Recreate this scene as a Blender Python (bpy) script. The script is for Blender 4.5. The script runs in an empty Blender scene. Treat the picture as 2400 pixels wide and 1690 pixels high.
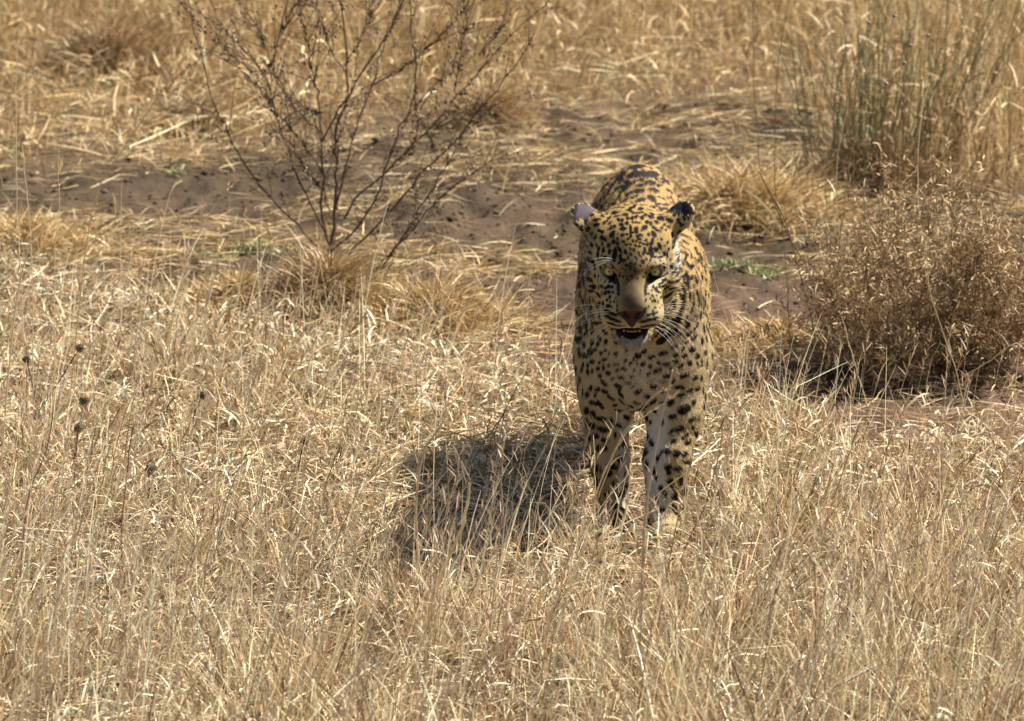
import bpy, math, random
import numpy as np
from mathutils import Vector, Matrix
from mathutils.bvhtree import BVHTree

scene = bpy.context.scene
COL = scene.collection
PI = math.pi
R = math.radians

# ------------------------------------------------------------------ camera
CAM_H, PITCH, FPX = 2.7, R(12.0), 11000.0
cam_data = bpy.data.cameras.new('camera')
cam = bpy.data.objects.new('camera', cam_data)
COL.objects.link(cam)
cam.location = (0, 0, CAM_H)
cam.rotation_euler = (R(90) - PITCH, 0, 0)
cam_data.sensor_width = 36
cam_data.lens = 36 * FPX / 2400
cam_data.clip_start = 0.2
cam_data.clip_end = 2000
cam_data.dof.use_dof = True
cam_data.dof.focus_distance = 10.72
cam_data.dof.aperture_fstop = 8.0
scene.camera = cam

# ------------------------------------------------------------------ light
SUN_EL, SUN_AZ = R(50), R(24)          # azimuth: from +x (right) towards +y (away)
tosun = Vector((math.cos(SUN_EL) * math.cos(SUN_AZ), math.cos(SUN_EL) * math.sin(SUN_AZ), math.sin(SUN_EL)))
sun_data = bpy.data.lights.new('sun', 'SUN')
sun_data.energy = 5.0
sun_data.angle = R(0.53)
sun_data.color = (1.0, 0.955, 0.88)
sun = bpy.data.objects.new('sun', sun_data)
COL.objects.link(sun)
sun.rotation_euler = (-tosun).to_track_quat('-Z', 'Y').to_euler()

world = bpy.data.worlds.new('World')
scene.world = world
world.use_nodes = True
wn = world.node_tree.nodes
wl = world.node_tree.links
bg = wn.get('Background') or wn.new('ShaderNodeBackground')
sky = wn.new('ShaderNodeTexSky')
sky.sky_type = 'NISHITA'
sky.sun_disc = False
sky.sun_elevation = SUN_EL
sky.sun_rotation = R(90) - SUN_AZ
wl.new(sky.outputs[0], bg.inputs[0])
bg.inputs[1].default_value = 0.05

scene.view_settings.view_transform = 'Standard'
scene.view_settings.look = 'None'
scene.view_settings.gamma = 1.0
scene.view_settings.use_curve_mapping = False
scene.view_settings.exposure = 1.42
scene.cycles.max_bounces = 7
scene.cycles.diffuse_bounces = 2
scene.cycles.glossy_bounces = 2
scene.cycles.transmission_bounces = 4
scene.cycles.transparent_max_bounces = 4

# ------------------------------------------------------------------ helpers
def tag(o, label=None, cat=None, group=None, kind=None):
    if label: o['label'] = label
    if cat: o['category'] = cat
    if group: o['group'] = group
    if kind: o['kind'] = kind
    return o

def empty(name, loc, label=None, cat=None, group=None):
    o = bpy.data.objects.new(name, None)
    COL.objects.link(o)
    o.location = loc
    o.empty_display_size = 0.05
    return tag(o, label, cat, group)

def mesh_np(name, V, F, mat, parent=None, cols=None, smooth=False, normals=None):
    """V (n,3); F either (m,3) or (m,4) int array or list of such; world coordinates unless parent given."""
    me = bpy.data.meshes.new(name)
    V = np.asarray(V, np.float32)
    if not isinstance(F, (list, tuple)): F = [F]
    F = [np.asarray(f, np.int32) for f in F if len(f)]
    me.vertices.add(len(V))
    me.vertices.foreach_set('co', V.ravel())
    loops = np.concatenate([f.ravel() for f in F])
    tot = np.concatenate([np.full(len(f), f.shape[1], np.int32) for f in F])
    start = np.concatenate([[0], np.cumsum(tot)[:-1]]).astype(np.int32)
    me.loops.add(len(loops))
    me.loops.foreach_set('vertex_index', loops)
    me.polygons.add(len(tot))
    me.polygons.foreach_set('loop_start', start)
    me.polygons.foreach_set('loop_total', tot)
    if smooth:
        me.polygons.foreach_set('use_smooth', np.ones(len(tot), bool))
    me.update(calc_edges=True)
    if cols is not None:
        a = me.color_attributes.new('Col', 'FLOAT_COLOR', 'POINT')
        c = np.ones((len(V), 4), np.float32); c[:, :3] = cols
        a.data.foreach_set('color', c.ravel())
    if normals is not None:
        me.normals_split_custom_set_from_vertices(np.asarray(normals, np.float32))
    if mat is not None: me.materials.append(mat)
    o = bpy.data.objects.new(name, me)
    COL.objects.link(o)
    if parent is not None:
        o.parent = parent
        o.matrix_parent_inverse = Matrix.Translation(-Vector(parent.location))
    return o

def rgb(c):
    return (c[0], c[1], c[2], 1)

def mat_col(name, rough=0.6, spec=0.3, transl=0.0, bump=0.0, bscale=300, tint=(1, 1, 1), cvar=0.0, cscale=40):
    """material that takes its colour from the 'Col' attribute"""
    m = bpy.data.materials.new(name)
    m.use_nodes = True
    n, l = m.node_tree.nodes, m.node_tree.links
    b = n['Principled BSDF']
    b.inputs['Roughness'].default_value = rough
    b.inputs['Specular IOR Level'].default_value = spec
    a = n.new('ShaderNodeAttribute'); a.attribute_name = 'Col'
    src = a.outputs['Color']
    if cvar > 0:
        tc = n.new('ShaderNodeTexCoord')
        nz = n.new('ShaderNodeTexNoise'); nz.inputs['Scale'].default_value = cscale; nz.inputs['Detail'].default_value = 3
        l.new(tc.outputs['Object'], nz.inputs['Vector'])
        mr = n.new('ShaderNodeMapRange'); mr.inputs[3].default_value = 1 - cvar; mr.inputs[4].default_value = 1 + cvar
        mr.inputs[1].default_value = 0.3; mr.inputs[2].default_value = 0.7
        l.new(nz.outputs[0], mr.inputs[0])
        mx = n.new('ShaderNodeVectorMath'); mx.operation = 'SCALE'
        l.new(src, mx.inputs[0]); l.new(mr.outputs[0], mx.inputs['Scale'])
        src = mx.outputs[0]
    l.new(src, b.inputs['Base Color'])
    if bump > 0:
        tc = n.new('ShaderNodeTexCoord')
        nz = n.new('ShaderNodeTexNoise'); nz.inputs['Scale'].default_value = bscale; nz.inputs['Detail'].default_value = 4
        l.new(tc.outputs['Object'], nz.inputs['Vector'])
        bp = n.new('ShaderNodeBump'); bp.inputs['Strength'].default_value = bump; bp.inputs['Distance'].default_value = 0.004
        l.new(nz.outputs[0], bp.inputs['Height']); l.new(bp.outputs[0], b.inputs['Normal'])
    if transl > 0:
        t = n.new('ShaderNodeBsdfTranslucent'); l.new(src, t.inputs['Color'])
        mx = n.new('ShaderNodeMixShader'); mx.inputs[0].default_value = transl
        out = n['Material Output']
        l.new(b.outputs[0], mx.inputs[1]); l.new(t.outputs[0], mx.inputs[2]); l.new(mx.outputs[0], out.inputs[0])
    return m

def mat_plain(name, c, rough=0.5, spec=0.5, coat=0.0, var=0.15, scale=120):
    m = bpy.data.materials.new(name); m.use_nodes = True
    n, l = m.node_tree.nodes, m.node_tree.links
    b = n['Principled BSDF']
    b.inputs['Roughness'].default_value = rough
    b.inputs['Specular IOR Level'].default_value = spec
    b.inputs['Coat Weight'].default_value = coat
    b.inputs['Coat Roughness'].default_value = 0.05
    tc = n.new('ShaderNodeTexCoord'); nz = n.new('ShaderNodeTexNoise'); nz.inputs['Scale'].default_value = scale
    l.new(tc.outputs['Object'], nz.inputs['Vector'])
    rp = n.new('ShaderNodeValToRGB')
    rp.color_ramp.elements[0].position = 0.3; rp.color_ramp.elements[1].position = 0.7
    rp.color_ramp.elements[0].color = rgb([v * (1 - var) for v in c]); rp.color_ramp.elements[1].color = rgb([min(1, v * (1 + var)) for v in c])
    l.new(nz.outputs[0], rp.inputs[0]); l.new(rp.outputs[0], b.inputs['Base Color'])
    return m

# hash based value noise, any dimension given as columns
def _hash(ix, iy, iz, seed):
    h = (ix.astype(np.int64) * 374761393 + iy.astype(np.int64) * 668265263 + iz.astype(np.int64) * 2147483647 + seed * 974634777) & 0xffffffff
    h = ((h ^ (h >> 13)) * 1274126177) & 0xffffffff
    h = (h ^ (h >> 16)) & 0xffffff
    return h / float(0xffffff)

def vnoise(x, y, z=None, seed=0):
    x = np.asarray(x, np.float64); y = np.asarray(y, np.float64)
    z = np.zeros_like(x) if z is None else np.asarray(z, np.float64)
    ix, iy, iz = np.floor(x), np.floor(y), np.floor(z)
    fx, fy, fz = x - ix, y - iy, z - iz
    fx = fx * fx * (3 - 2 * fx); fy = fy * fy * (3 - 2 * fy); fz = fz * fz * (3 - 2 * fz)
    r = 0
    for a in (0, 1):
        for b in (0, 1):
            for c in (0, 1):
                r = r + _hash(ix + a, iy + b, iz + c, seed) * (fx if a else 1 - fx) * (fy if b else 1 - fy) * (fz if c else 1 - fz)
    return r

def fbm(x, y, oct=4, seed=0, z=None):
    r, a, t = 0, 1.0, 0
    for k in range(oct):
        r = r + a * vnoise(x * 2 ** k, y * 2 ** k, None if z is None else z * 2 ** k, seed + k * 17)
        t += a; a *= 0.5
    return r / t

def ray_dir(px, py):
    """direction in world of the ray through a pixel of the 2400x1690 picture"""
    a = (px - 1200) / FPX; b = (845 - py) / FPX
    return Vector((a, math.cos(PITCH) + b * math.sin(PITCH), -math.sin(PITCH) + b * math.cos(PITCH)))

def at_y(px, py, y):
    """the world point seen at a pixel, standing at distance y from the camera foot"""
    d = ray_dir(px, py); t = y / d.y
    return Vector((d.x * t, y, CAM_H + d.z * t))

def ground_y(py):
    d = ray_dir(1200, py)
    return -CAM_H / d.z * d.y

def to_px(x, y, z=0.0):
    c, s = math.cos(PITCH), math.sin(PITCH)
    dz = z - CAM_H
    dep = y * c - dz * s
    up = y * s + dz * c
    return 1200 + FPX * x / dep, 845 - FPX * up / dep

def interp(x, pts):
    xs, ys = zip(*pts)
    return np.interp(x, xs, ys)

def sstep(a, b, x):
    t = np.clip((x - a) / (b - a), 0, 1)
    return t * t * (3 - 2 * t)
# ------------------------------------------------------------------ ground
def ground_h(x, y):
    x = np.asarray(x, float); y = np.asarray(y, float)
    h = 0.07 * (fbm(x * 0.55, y * 0.55, 3, 3) - 0.5)
    bare = soil_mask(x, y)
    # the trampled earth is cloddy: lumps, hoof hollows, small banks
    cl = fbm(x * 9, y * 6, 3, 11)
    h = h + bare * (0.05 * (fbm(x * 2.4, y * 2.2, 3, 21) - 0.5) + 0.10 * np.maximum(cl - 0.50, 0) - 0.10 * np.maximum(0.43 - cl, 0) + 0.030 * (fbm(x * 22, y * 16, 2, 12) - .5))
    # keep the leopard's standing place level
    k = np.exp(-(((x - 0.31) / 0.5) ** 2 + ((y - 11.2) / 1.0) ** 2) ** 2)
    return h * (1 - k)

def back_edge(px):
    return interp(px, [(-600, 400), (0, 392), (400, 398), (560, 372), (700, 360), (850, 330), (1000, 300), (1150, 285), (1300, 250), (1500, 262), (1700, 240), (1900, 265), (2000, 420), (2400, 470), (3000, 470)])

def front_edge(px):
    return interp(px, [(-600, 560), (0, 610), (150, 670), (300, 700), (500, 715), (650, 780), (900, 815), (1150, 900), (1300, 915), (1650, 900), (1760, 985), (1900, 1040), (2000, 1060), (2200, 1050), (2400, 1030), (3000, 1000)])

def soil_mask(x, y):
    px, py = to_px(x, y)
    wob = (fbm(x * 3.1, y * 2.3, 3, 5) - 0.5)
    b = sstep(-14, 14, py - back_edge(px) - wob * 60)
    f = sstep(-25, 25, front_edge(px) - py + wob * 110)
    return b * f

def build_ground():
    xs = np.concatenate([np.linspace(-60, -4.2, 14)[:-1], np.linspace(-4.2, -2.5, 40)[:-1], np.arange(-2.5, 2.9, 0.019), np.linspace(2.9, 4.4, 34)[1:], np.linspace(4.4, 60, 14)[1:]])
    ys = np.concatenate([np.linspace(-30, 7.2, 14)[:-1], np.linspace(7.2, 12.2, 100)[:-1], np.arange(12.2, 17.4, 0.026), np.linspace(17.4, 25, 70)[1:], np.geomspace(26, 900, 20)])
    X, Y = np.meshgrid(xs, ys)
    px, py = to_px(X.ravel(), np.maximum(Y.ravel(), 3))
    Z = ground_h(X.ravel(), Y.ravel())
    V = np.stack([X.ravel(), Y.ravel(), Z], 1)
    nx, ny = len(xs), len(ys)
    i = np.arange(nx * ny).reshape(ny, nx)
    F = np.stack([i[:-1, :-1], i[:-1, 1:], i[1:, 1:], i[1:, :-1]], -1).reshape(-1, 4)
    # colours: grey-brown trampled earth, reddish nearer the camera, straw dust elsewhere
    s = soil_mask(V[:, 0], V[:, 1])[:, None]
    n1 = fbm(V[:, 0] * 2.2, V[:, 1] * 1.8, 4, 31)[:, None]
    n2 = fbm(V[:, 0] * 14, V[:, 1] * 9, 3, 41)[:, None]
    grey = np.array([0.050, 0.0345, 0.0195]); red = np.array([0.092, 0.053, 0.036]); straw = np.array([0.09, 0.060, 0.034])
    redness = sstep(620, 800, py)[:, None] * 0.85 + 0.25 * n1
    c = grey * (1 - redness) + red * redness
    c = c * (0.62 + 0.76 * n1) * (0.75 + 0.5 * n2)
    g = straw * (0.6 + 0.8 * n2)
    c = c * s + g * (1 - s)
    o = mesh_np('ground', V, F, mat_col('earth', rough=0.95, spec=0.1, bump=1.0, bscale=90, cvar=0.28, cscale=60), cols=c, smooth=True)
    tag(o, kind='structure')
    return o
build_ground()

# ------------------------------------------------------------------ ribbons: blades, stems, litter
class Ribbons:
    def __init__(self):
        self.V = []; self.F = []; self.C = []; self.n = 0
    def add(self, P, W, C, tip=True):
        """P (N,K,3) centre lines, W (N,K,3) half-width vectors, C (N,3) or (N,K,3)"""
        N, K, _ = P.shape
        if C.ndim == 2: C = np.repeat(C[:, None, :], K, 1)
        L = P - W; Rr = P + W
        if tip:
            V = np.concatenate([np.stack([L[:, :-1], Rr[:, :-1]], 2).reshape(N, -1, 3), P[:, -1:]], 1)
            CC = np.concatenate([np.repeat(C[:, :-1, None, :], 2, 2).reshape(N, -1, 3), C[:, -1:]], 1)
        else:
            V = np.stack([L, Rr], 2).reshape(N, -1, 3)
            CC = np.repeat(C[:, :, None, :], 2, 2).reshape(N, -1, 3)
        nv = V.shape[1]
        base = (np.arange(N) * nv + self.n)[:, None]
        tris = []
        q = K - 2 if tip else K - 1
        for k in range(q):
            a = 2 * k
            tris += [[a, a + 1, a + 3], [a, a + 3, a + 2]]
        if tip: tris.append([nv - 3, nv - 2, nv - 1])
        T = np.array(tris)
        self.F.append((base[:, :, None] + T[None]).reshape(-1, 3))
        self.V.append(V.reshape(-1, 3)); self.C.append(CC.reshape(-1, 3))
        self.n += N * nv
    def build(self, name, mat, parent=None):
        V = np.concatenate(self.V); F = np.concatenate(self.F); C = np.concatenate(self.C)
        return mesh_np(name, V, F, mat, parent, cols=C)

rng = np.random.default_rng(7)

def curve_lines(root, L, tilt, phi, bend, K, kink=None, wander=0.25, rg=None):
    """centre lines leaving root at angle tilt from the vertical towards azimuth phi, bending further as they go"""
    rg = rg or rng
    N = len(L)
    P = np.zeros((N, K, 3)); D = np.zeros((N, K, 3))
    P[:, 0] = root
    th = tilt.copy(); ph = phi.copy()
    st = L / (K - 1)
    for k in range(K):
        d = np.stack([np.sin(th) * np.cos(ph), np.sin(th) * np.sin(ph), np.cos(th)], 1)
        D[:, k] = d
        if k < K - 1:
            P[:, k + 1] = P[:, k] + d * st[:, None]
            th = th + bend / (K - 1) * (0.5 + k / (K - 1))
            ph = ph + rg.normal(0, wander, N) / (K - 1) * 1.5
            if kink is not None:
                hit = kink == k
                th = np.where(hit, th + rg.uniform(0.7, 1.9, N), th)
    return P, D

def width_vecs(D, w, face, prof, twist=0.0):
    """half-width vectors: horizontal, turned by face about the blade's own direction, times a profile along it"""
    N, K, _ = D.shape
    up = np.array([0, 0, 1.0])
    S = np.cross(D, up); nrm = np.linalg.norm(S, axis=2, keepdims=True)
    S = np.where(nrm < 1e-3, np.array([1.0, 0, 0]), S / np.maximum(nrm, 1e-3))
    B = np.cross(S, D)
    ang = face[:, None] + twist[:, None] * np.linspace(0, 1, K)[None] if not np.isscalar(twist) else np.repeat(face[:, None], K, 1)
    W = S * np.cos(ang)[..., None] + B * np.sin(ang)[..., None]
    return W * (w[:, None] * np.asarray(prof)[None, :])[..., None] * 0.5

STRAW = np.array([[0.66, 0.50, 0.275], [0.46, 0.315, 0.155], [0.76, 0.63, 0.40], [0.24, 0.145, 0.062], [0.52, 0.36, 0.18], [0.34, 0.26, 0.155], [0.80, 0.70, 0.49], [0.17, 0.105, 0.050]])
GOLD = np.array([[0.56, 0.385, 0.170], [0.36, 0.225, 0.085], [0.66, 0.495, 0.250], [0.21, 0.120, 0.045], [0.46, 0.300, 0.125], [0.74, 0.590, 0.340]])

def pick(pal, N, var=0.27, weights=None, rg=None):
    rg = rg or rng
    i = rg.choice(len(pal), N, p=weights)
    c = pal[i] * rg.uniform(1 - var, 1 + var, (N, 1)) * rg.uniform(0.95, 1.05, (N, 3)) * (np.array([1.0, .99, .98]) if pal is STRAW else 1.0)
    return np.clip(c, 0.01, 0.85)

M_grass = mat_col('dry_grass', rough=0.55, spec=0.30, transl=0.18)
M_stem = mat_col('dry_stem', rough=0.5, spec=0.35, transl=0.26)
M_stalk = mat_col('dry_stalk', rough=0.45, spec=0.4, transl=0.45)

BLADE = [0.75, 1.0, 0.95, 0.75, 0.45, 0.0]
BLADE5 = [0.8, 1.0, 0.85, 0.55, 0.0]
BLADE4 = [0.8, 1.0, 0.7, 0.0]

def scatter(n, x0, x1, y0, y1):
    return rng.uniform(x0, x1, n), rng.uniform(y0, y1, n)

# where the animal stands: nothing may grow through the paws; shorter, flatter straw in its shadow
def near_cat(x, y):
    px, py = to_px(x, y)
    a = np.exp(-(((px - 1130) / 330) ** 2 + ((py - 1165) / 185) ** 2) ** 2)
    b = np.exp(-(((px - 1500) / 210) ** 2 + ((py - 1190) / 150) ** 2) ** 1.5)
    return np.clip(np.maximum(a, b), 0, 1)

def paws_block(x, y):
    r = np.zeros_like(x, bool)
    for cx, cy, ra, rb in ((0.355, 10.68, .07, .12), (0.24, 10.82, .065, .11), (0.235, 11.72, .07, .12), (0.385, 11.80, .07, .12)):
        r |= ((x - cx) / ra) ** 2 + ((y - cy) / rb) ** 2 < 1
    return r

def fore_height(px, py):
    """usual height of the sward, by the place it grows"""
    h = interp(py, [(560, .09), (700, .11), (850, .12), (1000, .115), (1150, .15), (1300, .15), (1400, .18), (1690, .24), (2300, .30)])
    return h

def fore_grass():
    rb = Ribbons()
    x0, x1, y0, y1 = -2.6, 2.8, 8.0, 14.6
    u = rng.uniform
    # tufts: blades spring from common feet and lean outwards, with thatch between
    T = 6800
    tx, ty = scatter(T, x0, x1, y0, y1)
    tp, tq = to_px(tx, ty)
    d = (0.04 + 4.6 * np.maximum(fbm(tx * 4.2, ty * 3.0, 3, 51) - .36, 0)) * (1 - soil_mask(tx, ty)) * np.where(np.abs(tp - 1200) > 1330, 0.5, 1.0)
    d *= interp(tq, [(560, .8), (900, .8), (1200, .75), (1400, .85), (2400, .85)]) * (1 - 0.75 * near_cat(tx, ty))
    m = (tq > 520) & (np.abs(tp - 1200) < 1680) & (u(0, 1, T) < d)
    tx, ty = tx[m], ty[m]; T = len(tx)
    tsz = u(0.5, 1.5, T); tlean = rng.normal(0.12, 0.20, T); thue = rng.normal(0, 1, T)
    nb = (20 * tsz * u(0.6, 1.4, T)).astype(int) + 4
    ti = np.repeat(np.arange(T), nb); n = len(ti)
    ang = u(0, 2 * PI, n); rad = np.abs(rng.normal(0, 0.022, n)) * tsz[ti]
    x = tx[ti] + np.cos(ang) * rad; y = ty[ti] + np.sin(ang) * rad
    ok = ~paws_block(x, y); x, y, ti, ang, rad = x[ok], y[ok], ti[ok], ang[ok], rad[ok]; n = len(x)
    px, py = to_px(x, y)
    nc = near_cat(x, y)
    clr = 1 - .52 * np.exp(-(((px - 1505) / 150) ** 2 + ((py - 1370) / 125) ** 2) ** 1.5)
    H = clr * fore_height(px, py) * (0.15 + 1.6 * fbm(x * 2.2, y * 2.0, 3, 61)) * (1 - 0.70 * nc) * (0.7 + 0.35 * tsz[ti])
    root = np.stack([x, y, ground_h(x, y) - .005], 1)
    tilt = 0.10 + 12.0 * rad * u(0.4, 1.3, n) + np.abs(rng.normal(0, 0.22, n))
    # lean: add the tuft's own lean towards +x (the prevailing lodging)
    vx = np.sin(tilt) * np.cos(ang) + tlean[ti]; vy = np.sin(tilt) * np.sin(ang)
    tilt = np.arcsin(np.clip(np.hypot(vx, vy), 0, .97)); az = np.arctan2(vy, vx)
    near = sstep(1050, 1450, py)
    P, D = curve_lines(root, H * u(0.5, 1.35, n), tilt, az, u(0.0, 1.5, n) * (1.1 - .4 * near), 5, np.where(u(0, 1, n) < 0.25, rng.integers(1, 4, n), -1), .35)
    col = pick(STRAW, n) * (1 + 0.10 * thue[ti])[:, None]
    rb.add(P, width_vecs(D, (0.0018 + 0.0055 * u(0, 1, n) ** 1.7) * (1 - .30 * near), u(0, PI, n), BLADE5, u(-1.5, 1.5, n)), np.clip(col, 0.02, .85))
    # short broad curled leaves, bleached, caught at all heights
    N = 80000
    x, y = scatter(N, x0, x1, y0, y1); px, py = to_px(x, y)
    m = (py > 520) & (np.abs(px - 1200) < 1600) & (u(0, 1, N) < (1 - soil_mask(x, y)) * (0.3 + .8 * fbm(x * 4, y * 4, 2, 53)) * np.where(py > 1350, .75, 1)) & ~paws_block(x, y)
    x, y, px, py = x[m], y[m], px[m], py[m]; n = len(x)
    H = fore_height(px, py) * (1 - 0.8 * near_cat(x, y)); near = sstep(1050, 1450, py)
    root = np.stack([x, y, ground_h(x, y) + u(0, 1, n) ** 1.2 * H * 0.85], 1)
    P, D = curve_lines(root, u(0.025, 0.10, n), u(0.2, 1.9, n), u(0, 2 * PI, n), u(0.2, 3.0, n), 5, None, 0.9)
    rb.add(P, width_vecs(D, u(0.0022, 0.0062, n) * (1 - 0.35 * near), u(0, PI, n), BLADE5, u(-2.5, 2.5, n)), pick(STRAW, n, weights=[.15, .12, .24, .08, .1, .07, .17, .07]))
    # thatch lying at the foot
    N = 60000
    x, y = scatter(N, x0, x1, y0, y1); px, py = to_px(x, y)
    m = (py > 520) & (np.abs(px - 1200) < 1600) & (u(0, 1, N) < (1 - soil_mask(x, y)) * .9) & ~paws_block(x, y)
    x, y, px, py = x[m], y[m], px[m], py[m]; n = len(x)
    r3 = np.stack([x, y, ground_h(x, y) + u(0.002, 0.045, n)], 1)
    P, D = curve_lines(r3, u(0.06, 0.22, n), u(1.15, 1.6, n), u(0, 2 * PI, n), u(-0.1, 0.5, n), 5, None, 0.6)
    P[:, :, 2] = np.maximum(P[:, :, 2], r3[:, None, 2] - 0.012)
    rb.add(P, width_vecs(D, u(0.002, 0.0046, n), u(0, PI, n), BLADE5), pick(STRAW, n))
    tag(rb.build('grass', M_grass), 'short dry straw-coloured grass filling the whole foreground around the leopard', 'grass', kind='stuff')

    # seeding stems: thin stalks with brushy heads standing above the sward, denser towards the camera
    rs = Ribbons()
    N = 19000
    x, y = scatter(N, x0, x1, 8.0, 13.6)
    px, py = to_px(x, y)
    dens = interp(py, [(600, .15), (900, .28), (1200, .3), (1400, .38), (1700, .42), (2400, .45)]) * (0.3 + 1.1 * fbm(x * 3, y * 3, 2, 71)) * (1 - soil_mask(x, y))
    dens *= 1 - 0.72 * near_cat(x, y)
    # leave the animal's legs readable
    dens *= 1 - 0.88 * np.exp(-(((px - 1510) / 150) ** 2 + ((py - 1430) / 180) ** 2) ** 1.5)
    m = (rng.uniform(0, 1, N) < dens) & (np.abs(px - 1200) < 1600) & ~paws_block(x, y)
    x, y, px, py = x[m], y[m], px[m], py[m]; n = len(x)
    H = fore_height(px, py) * u(0.9, 2.6, n)
    lean = 0.30 * (fbm(x * 1.3 + 9, y * 1.3, 2, 77) - .35)
    root = np.stack([x, y, ground_h(x, y) - .004], 1)
    P, D = curve_lines(root, H, np.abs(rng.normal(0.0, 0.26, n) + 2.4 * lean), rng.normal(0.1, .75, n), u(0.0, 0.6, n), 6, np.where(u(0, 1, n) < 0.1, rng.integers(2, 5, n), -1), 0.3)
    col = pick(np.array([[.74, .59, .36], [.50, .36, .20], [.82, .70, .48], [.28, .18, .10], [.50, .43, .26]]), n)
    pur = u(0, 1, n) < 0.16
    col[pur] = np.array([0.30, 0.19, 0.15]) * u(0.8, 1.2, (pur.sum(), 1))
    rs.add(P, width_vecs(D, u(0.0014, 0.0030, n), u(0, PI, n), [1, 1, .9, .8, .7, .3]), col, tip=False)
    S = 9
    head = u(0, 1, n) < 0.62
    for s in range(S):
        t = 1 - 0.30 * (s / S) ** 1.2
        k = t * 5; k0 = np.minimum(int(k), 4); f = k - k0
        base = (P[:, k0] * (1 - f) + P[:, k0 + 1] * f)[head]
        nn = len(base)
        p2, d2 = curve_lines(base, u(0.016, 0.045, nn), u(0.15, 0.85, nn), u(0, 2 * PI, nn), u(0, 0.8, nn), 4)
        rs.add(p2, width_vecs(d2, u(0.0016, 0.0034, nn), u(0, PI, nn), BLADE4), pick(np.array([[.46, .32, .19], [.55, .42, .27], [.36, .23, .13]]), nn))
    # long pale stems that stand clear of the sward, most of them leaning right
    N = 2400
    x, y = scatter(N, x0, x1, 8.6, 13.2); px, py = to_px(x, y)
    d = (fbm(x * 1.6 + 4, y * 1.4, 2, 171) > .47) * np.where((px > 1330) & (px < 1660) & (py < 1500), .06, 1.0) * (1 - soil_mask(x, y)) * np.where((px > 900) & (px < 1350) & (py > 1050) & (py < 1330), .15, 1.0)
    m = (u(0, 1, N) < d * .8) & (np.abs(px - 1200) < 1500) & ~paws_block(x, y)
    x, y = x[m], y[m]; n = len(x)
    root = np.stack([x, y, ground_h(x, y) - .004], 1)
    P, D = curve_lines(root, u(.20, .46, n), np.abs(rng.normal(.26, .14, n)), rng.normal(.05, .7, n), u(-.1, .5, n), 7, np.where(u(0, 1, n) < .12, rng.integers(2, 5, n), -1), .12)
    rs.add(P, width_vecs(D, u(.0020, .0034, n), u(0, PI, n), [1, 1, .9, .85, .7, .6, .3]), pick(np.array([[.82, .69, .46], [.76, .62, .39], [.85, .75, .55], [.62, .53, .32]]), n, .12), tip=False)
    tag(rs.build('seeding_grass', M_stem), 'thin dry seeding grass stems with brushy heads rising above the foreground sward', 'grass', kind='stuff')
fore_grass()

def back_grass():
    rb = Ribbons()
    N = 203000
    x, y = scatter(N, -5.2, 5.4, 14.2, 25.5)
    px, py = to_px(x, y)
    wob = fbm(x * 2.4, y * 1.9, 3, 81) - 0.5
    inside = py < back_edge(px) + wob * 60 + 4
    dens = (0.25 + 1.0 * fbm(x * 2.6, y * 2.2, 3, 91)) * np.where(np.abs(px - 1200) > 1300, 0.3, 1)
    m = inside & (rng.uniform(0, 1, N) < dens * .93) & (np.abs(px - 1200) < 2700)
    x, y, px, py = x[m], y[m], px[m], py[m]; n = len(x)
    u = rng.uniform
    lowleft = sstep(1300, 300, px) * sstep(140, 260, py)
    mid = np.exp(-(((px - 1560) / 330) ** 2)) * sstep(60, 190, py)
    H = interp(py, [(-200, .60), (0, .52), (140, .45), (230, .30), (300, .20), (400, .10), (520, .2)]) * (0.45 + 1.1 * fbm(x * 1.6, y * 1.5, 3, 101))
    H = np.where(px > 1900, np.maximum(H, 0.46 * (0.5 + fbm(x * 2, y * 2, 2, 111))), H)
    H = H * (1 - 0.35 * lowleft) * (1 - 0.6 * mid)
    root = np.stack([x, y, ground_h(x, y) - .005], 1)
    kind = u(0, 1, n)
    up = 1 - 0.75 * lowleft - 0.5 * mid
    a = kind < 0.55
    k = a.sum()
    P, D = curve_lines(root[a], H[a] * u(0.6, 1.35, k), np.abs(rng.normal(0, 0.22, k)) + (1 - up[a]) * u(0, 1.2, k), rng.normal(0.0, 1.5, k), u(0.1, 1.4, k), 5, np.where(u(0, 1, k) < 0.25, rng.integers(1, 4, k), -1))
    rb.add(P, width_vecs(D, u(0.002, 0.0045, k), u(0, PI, k), BLADE5, u(-1.5, 1.5, k)), pick(GOLD, k))
    b = (kind >= .55) & (kind < .85)
    k = b.sum()
    r2 = root[b].copy(); r2[:, 2] += u(0, 1, k) * H[b] * 0.9
    P, D = curve_lines(r2, u(0.05, 0.16, k), u(0.2, 2.0, k), u(0, 2 * PI, k), u(0.3, 2.4, k), 5, None, 0.8)
    rb.add(P, width_vecs(D, u(0.003, 0.008, k), u(0, PI, k), BLADE5, u(-2, 2, k)), pick(GOLD, k))
    c = kind >= .85
    k = c.sum()
    r3 = root[c].copy(); r3[:, 2] += u(0.0, 0.07, k)
    P, D = curve_lines(r3, u(0.12, 0.4, k), u(1.2, 1.6, k), rng.normal(0.1, 0.7, k) + PI * rng.integers(0, 2, k), u(-.1, .4, k), 5, None, 0.5)
    P[:, :, 2] = np.maximum(P[:, :, 2], ground_h(P[:, :, 0], P[:, :, 1]) + 0.003)
    rb.add(P, width_vecs(D, u(0.002, 0.005, k), u(0, PI, k), BLADE5), pick(GOLD, k))
    tag(rb.build('background_grass', M_grass), 'tall golden dry grass filling the far side behind the bare earth', 'grass', kind='stuff')
back_grass()

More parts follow.
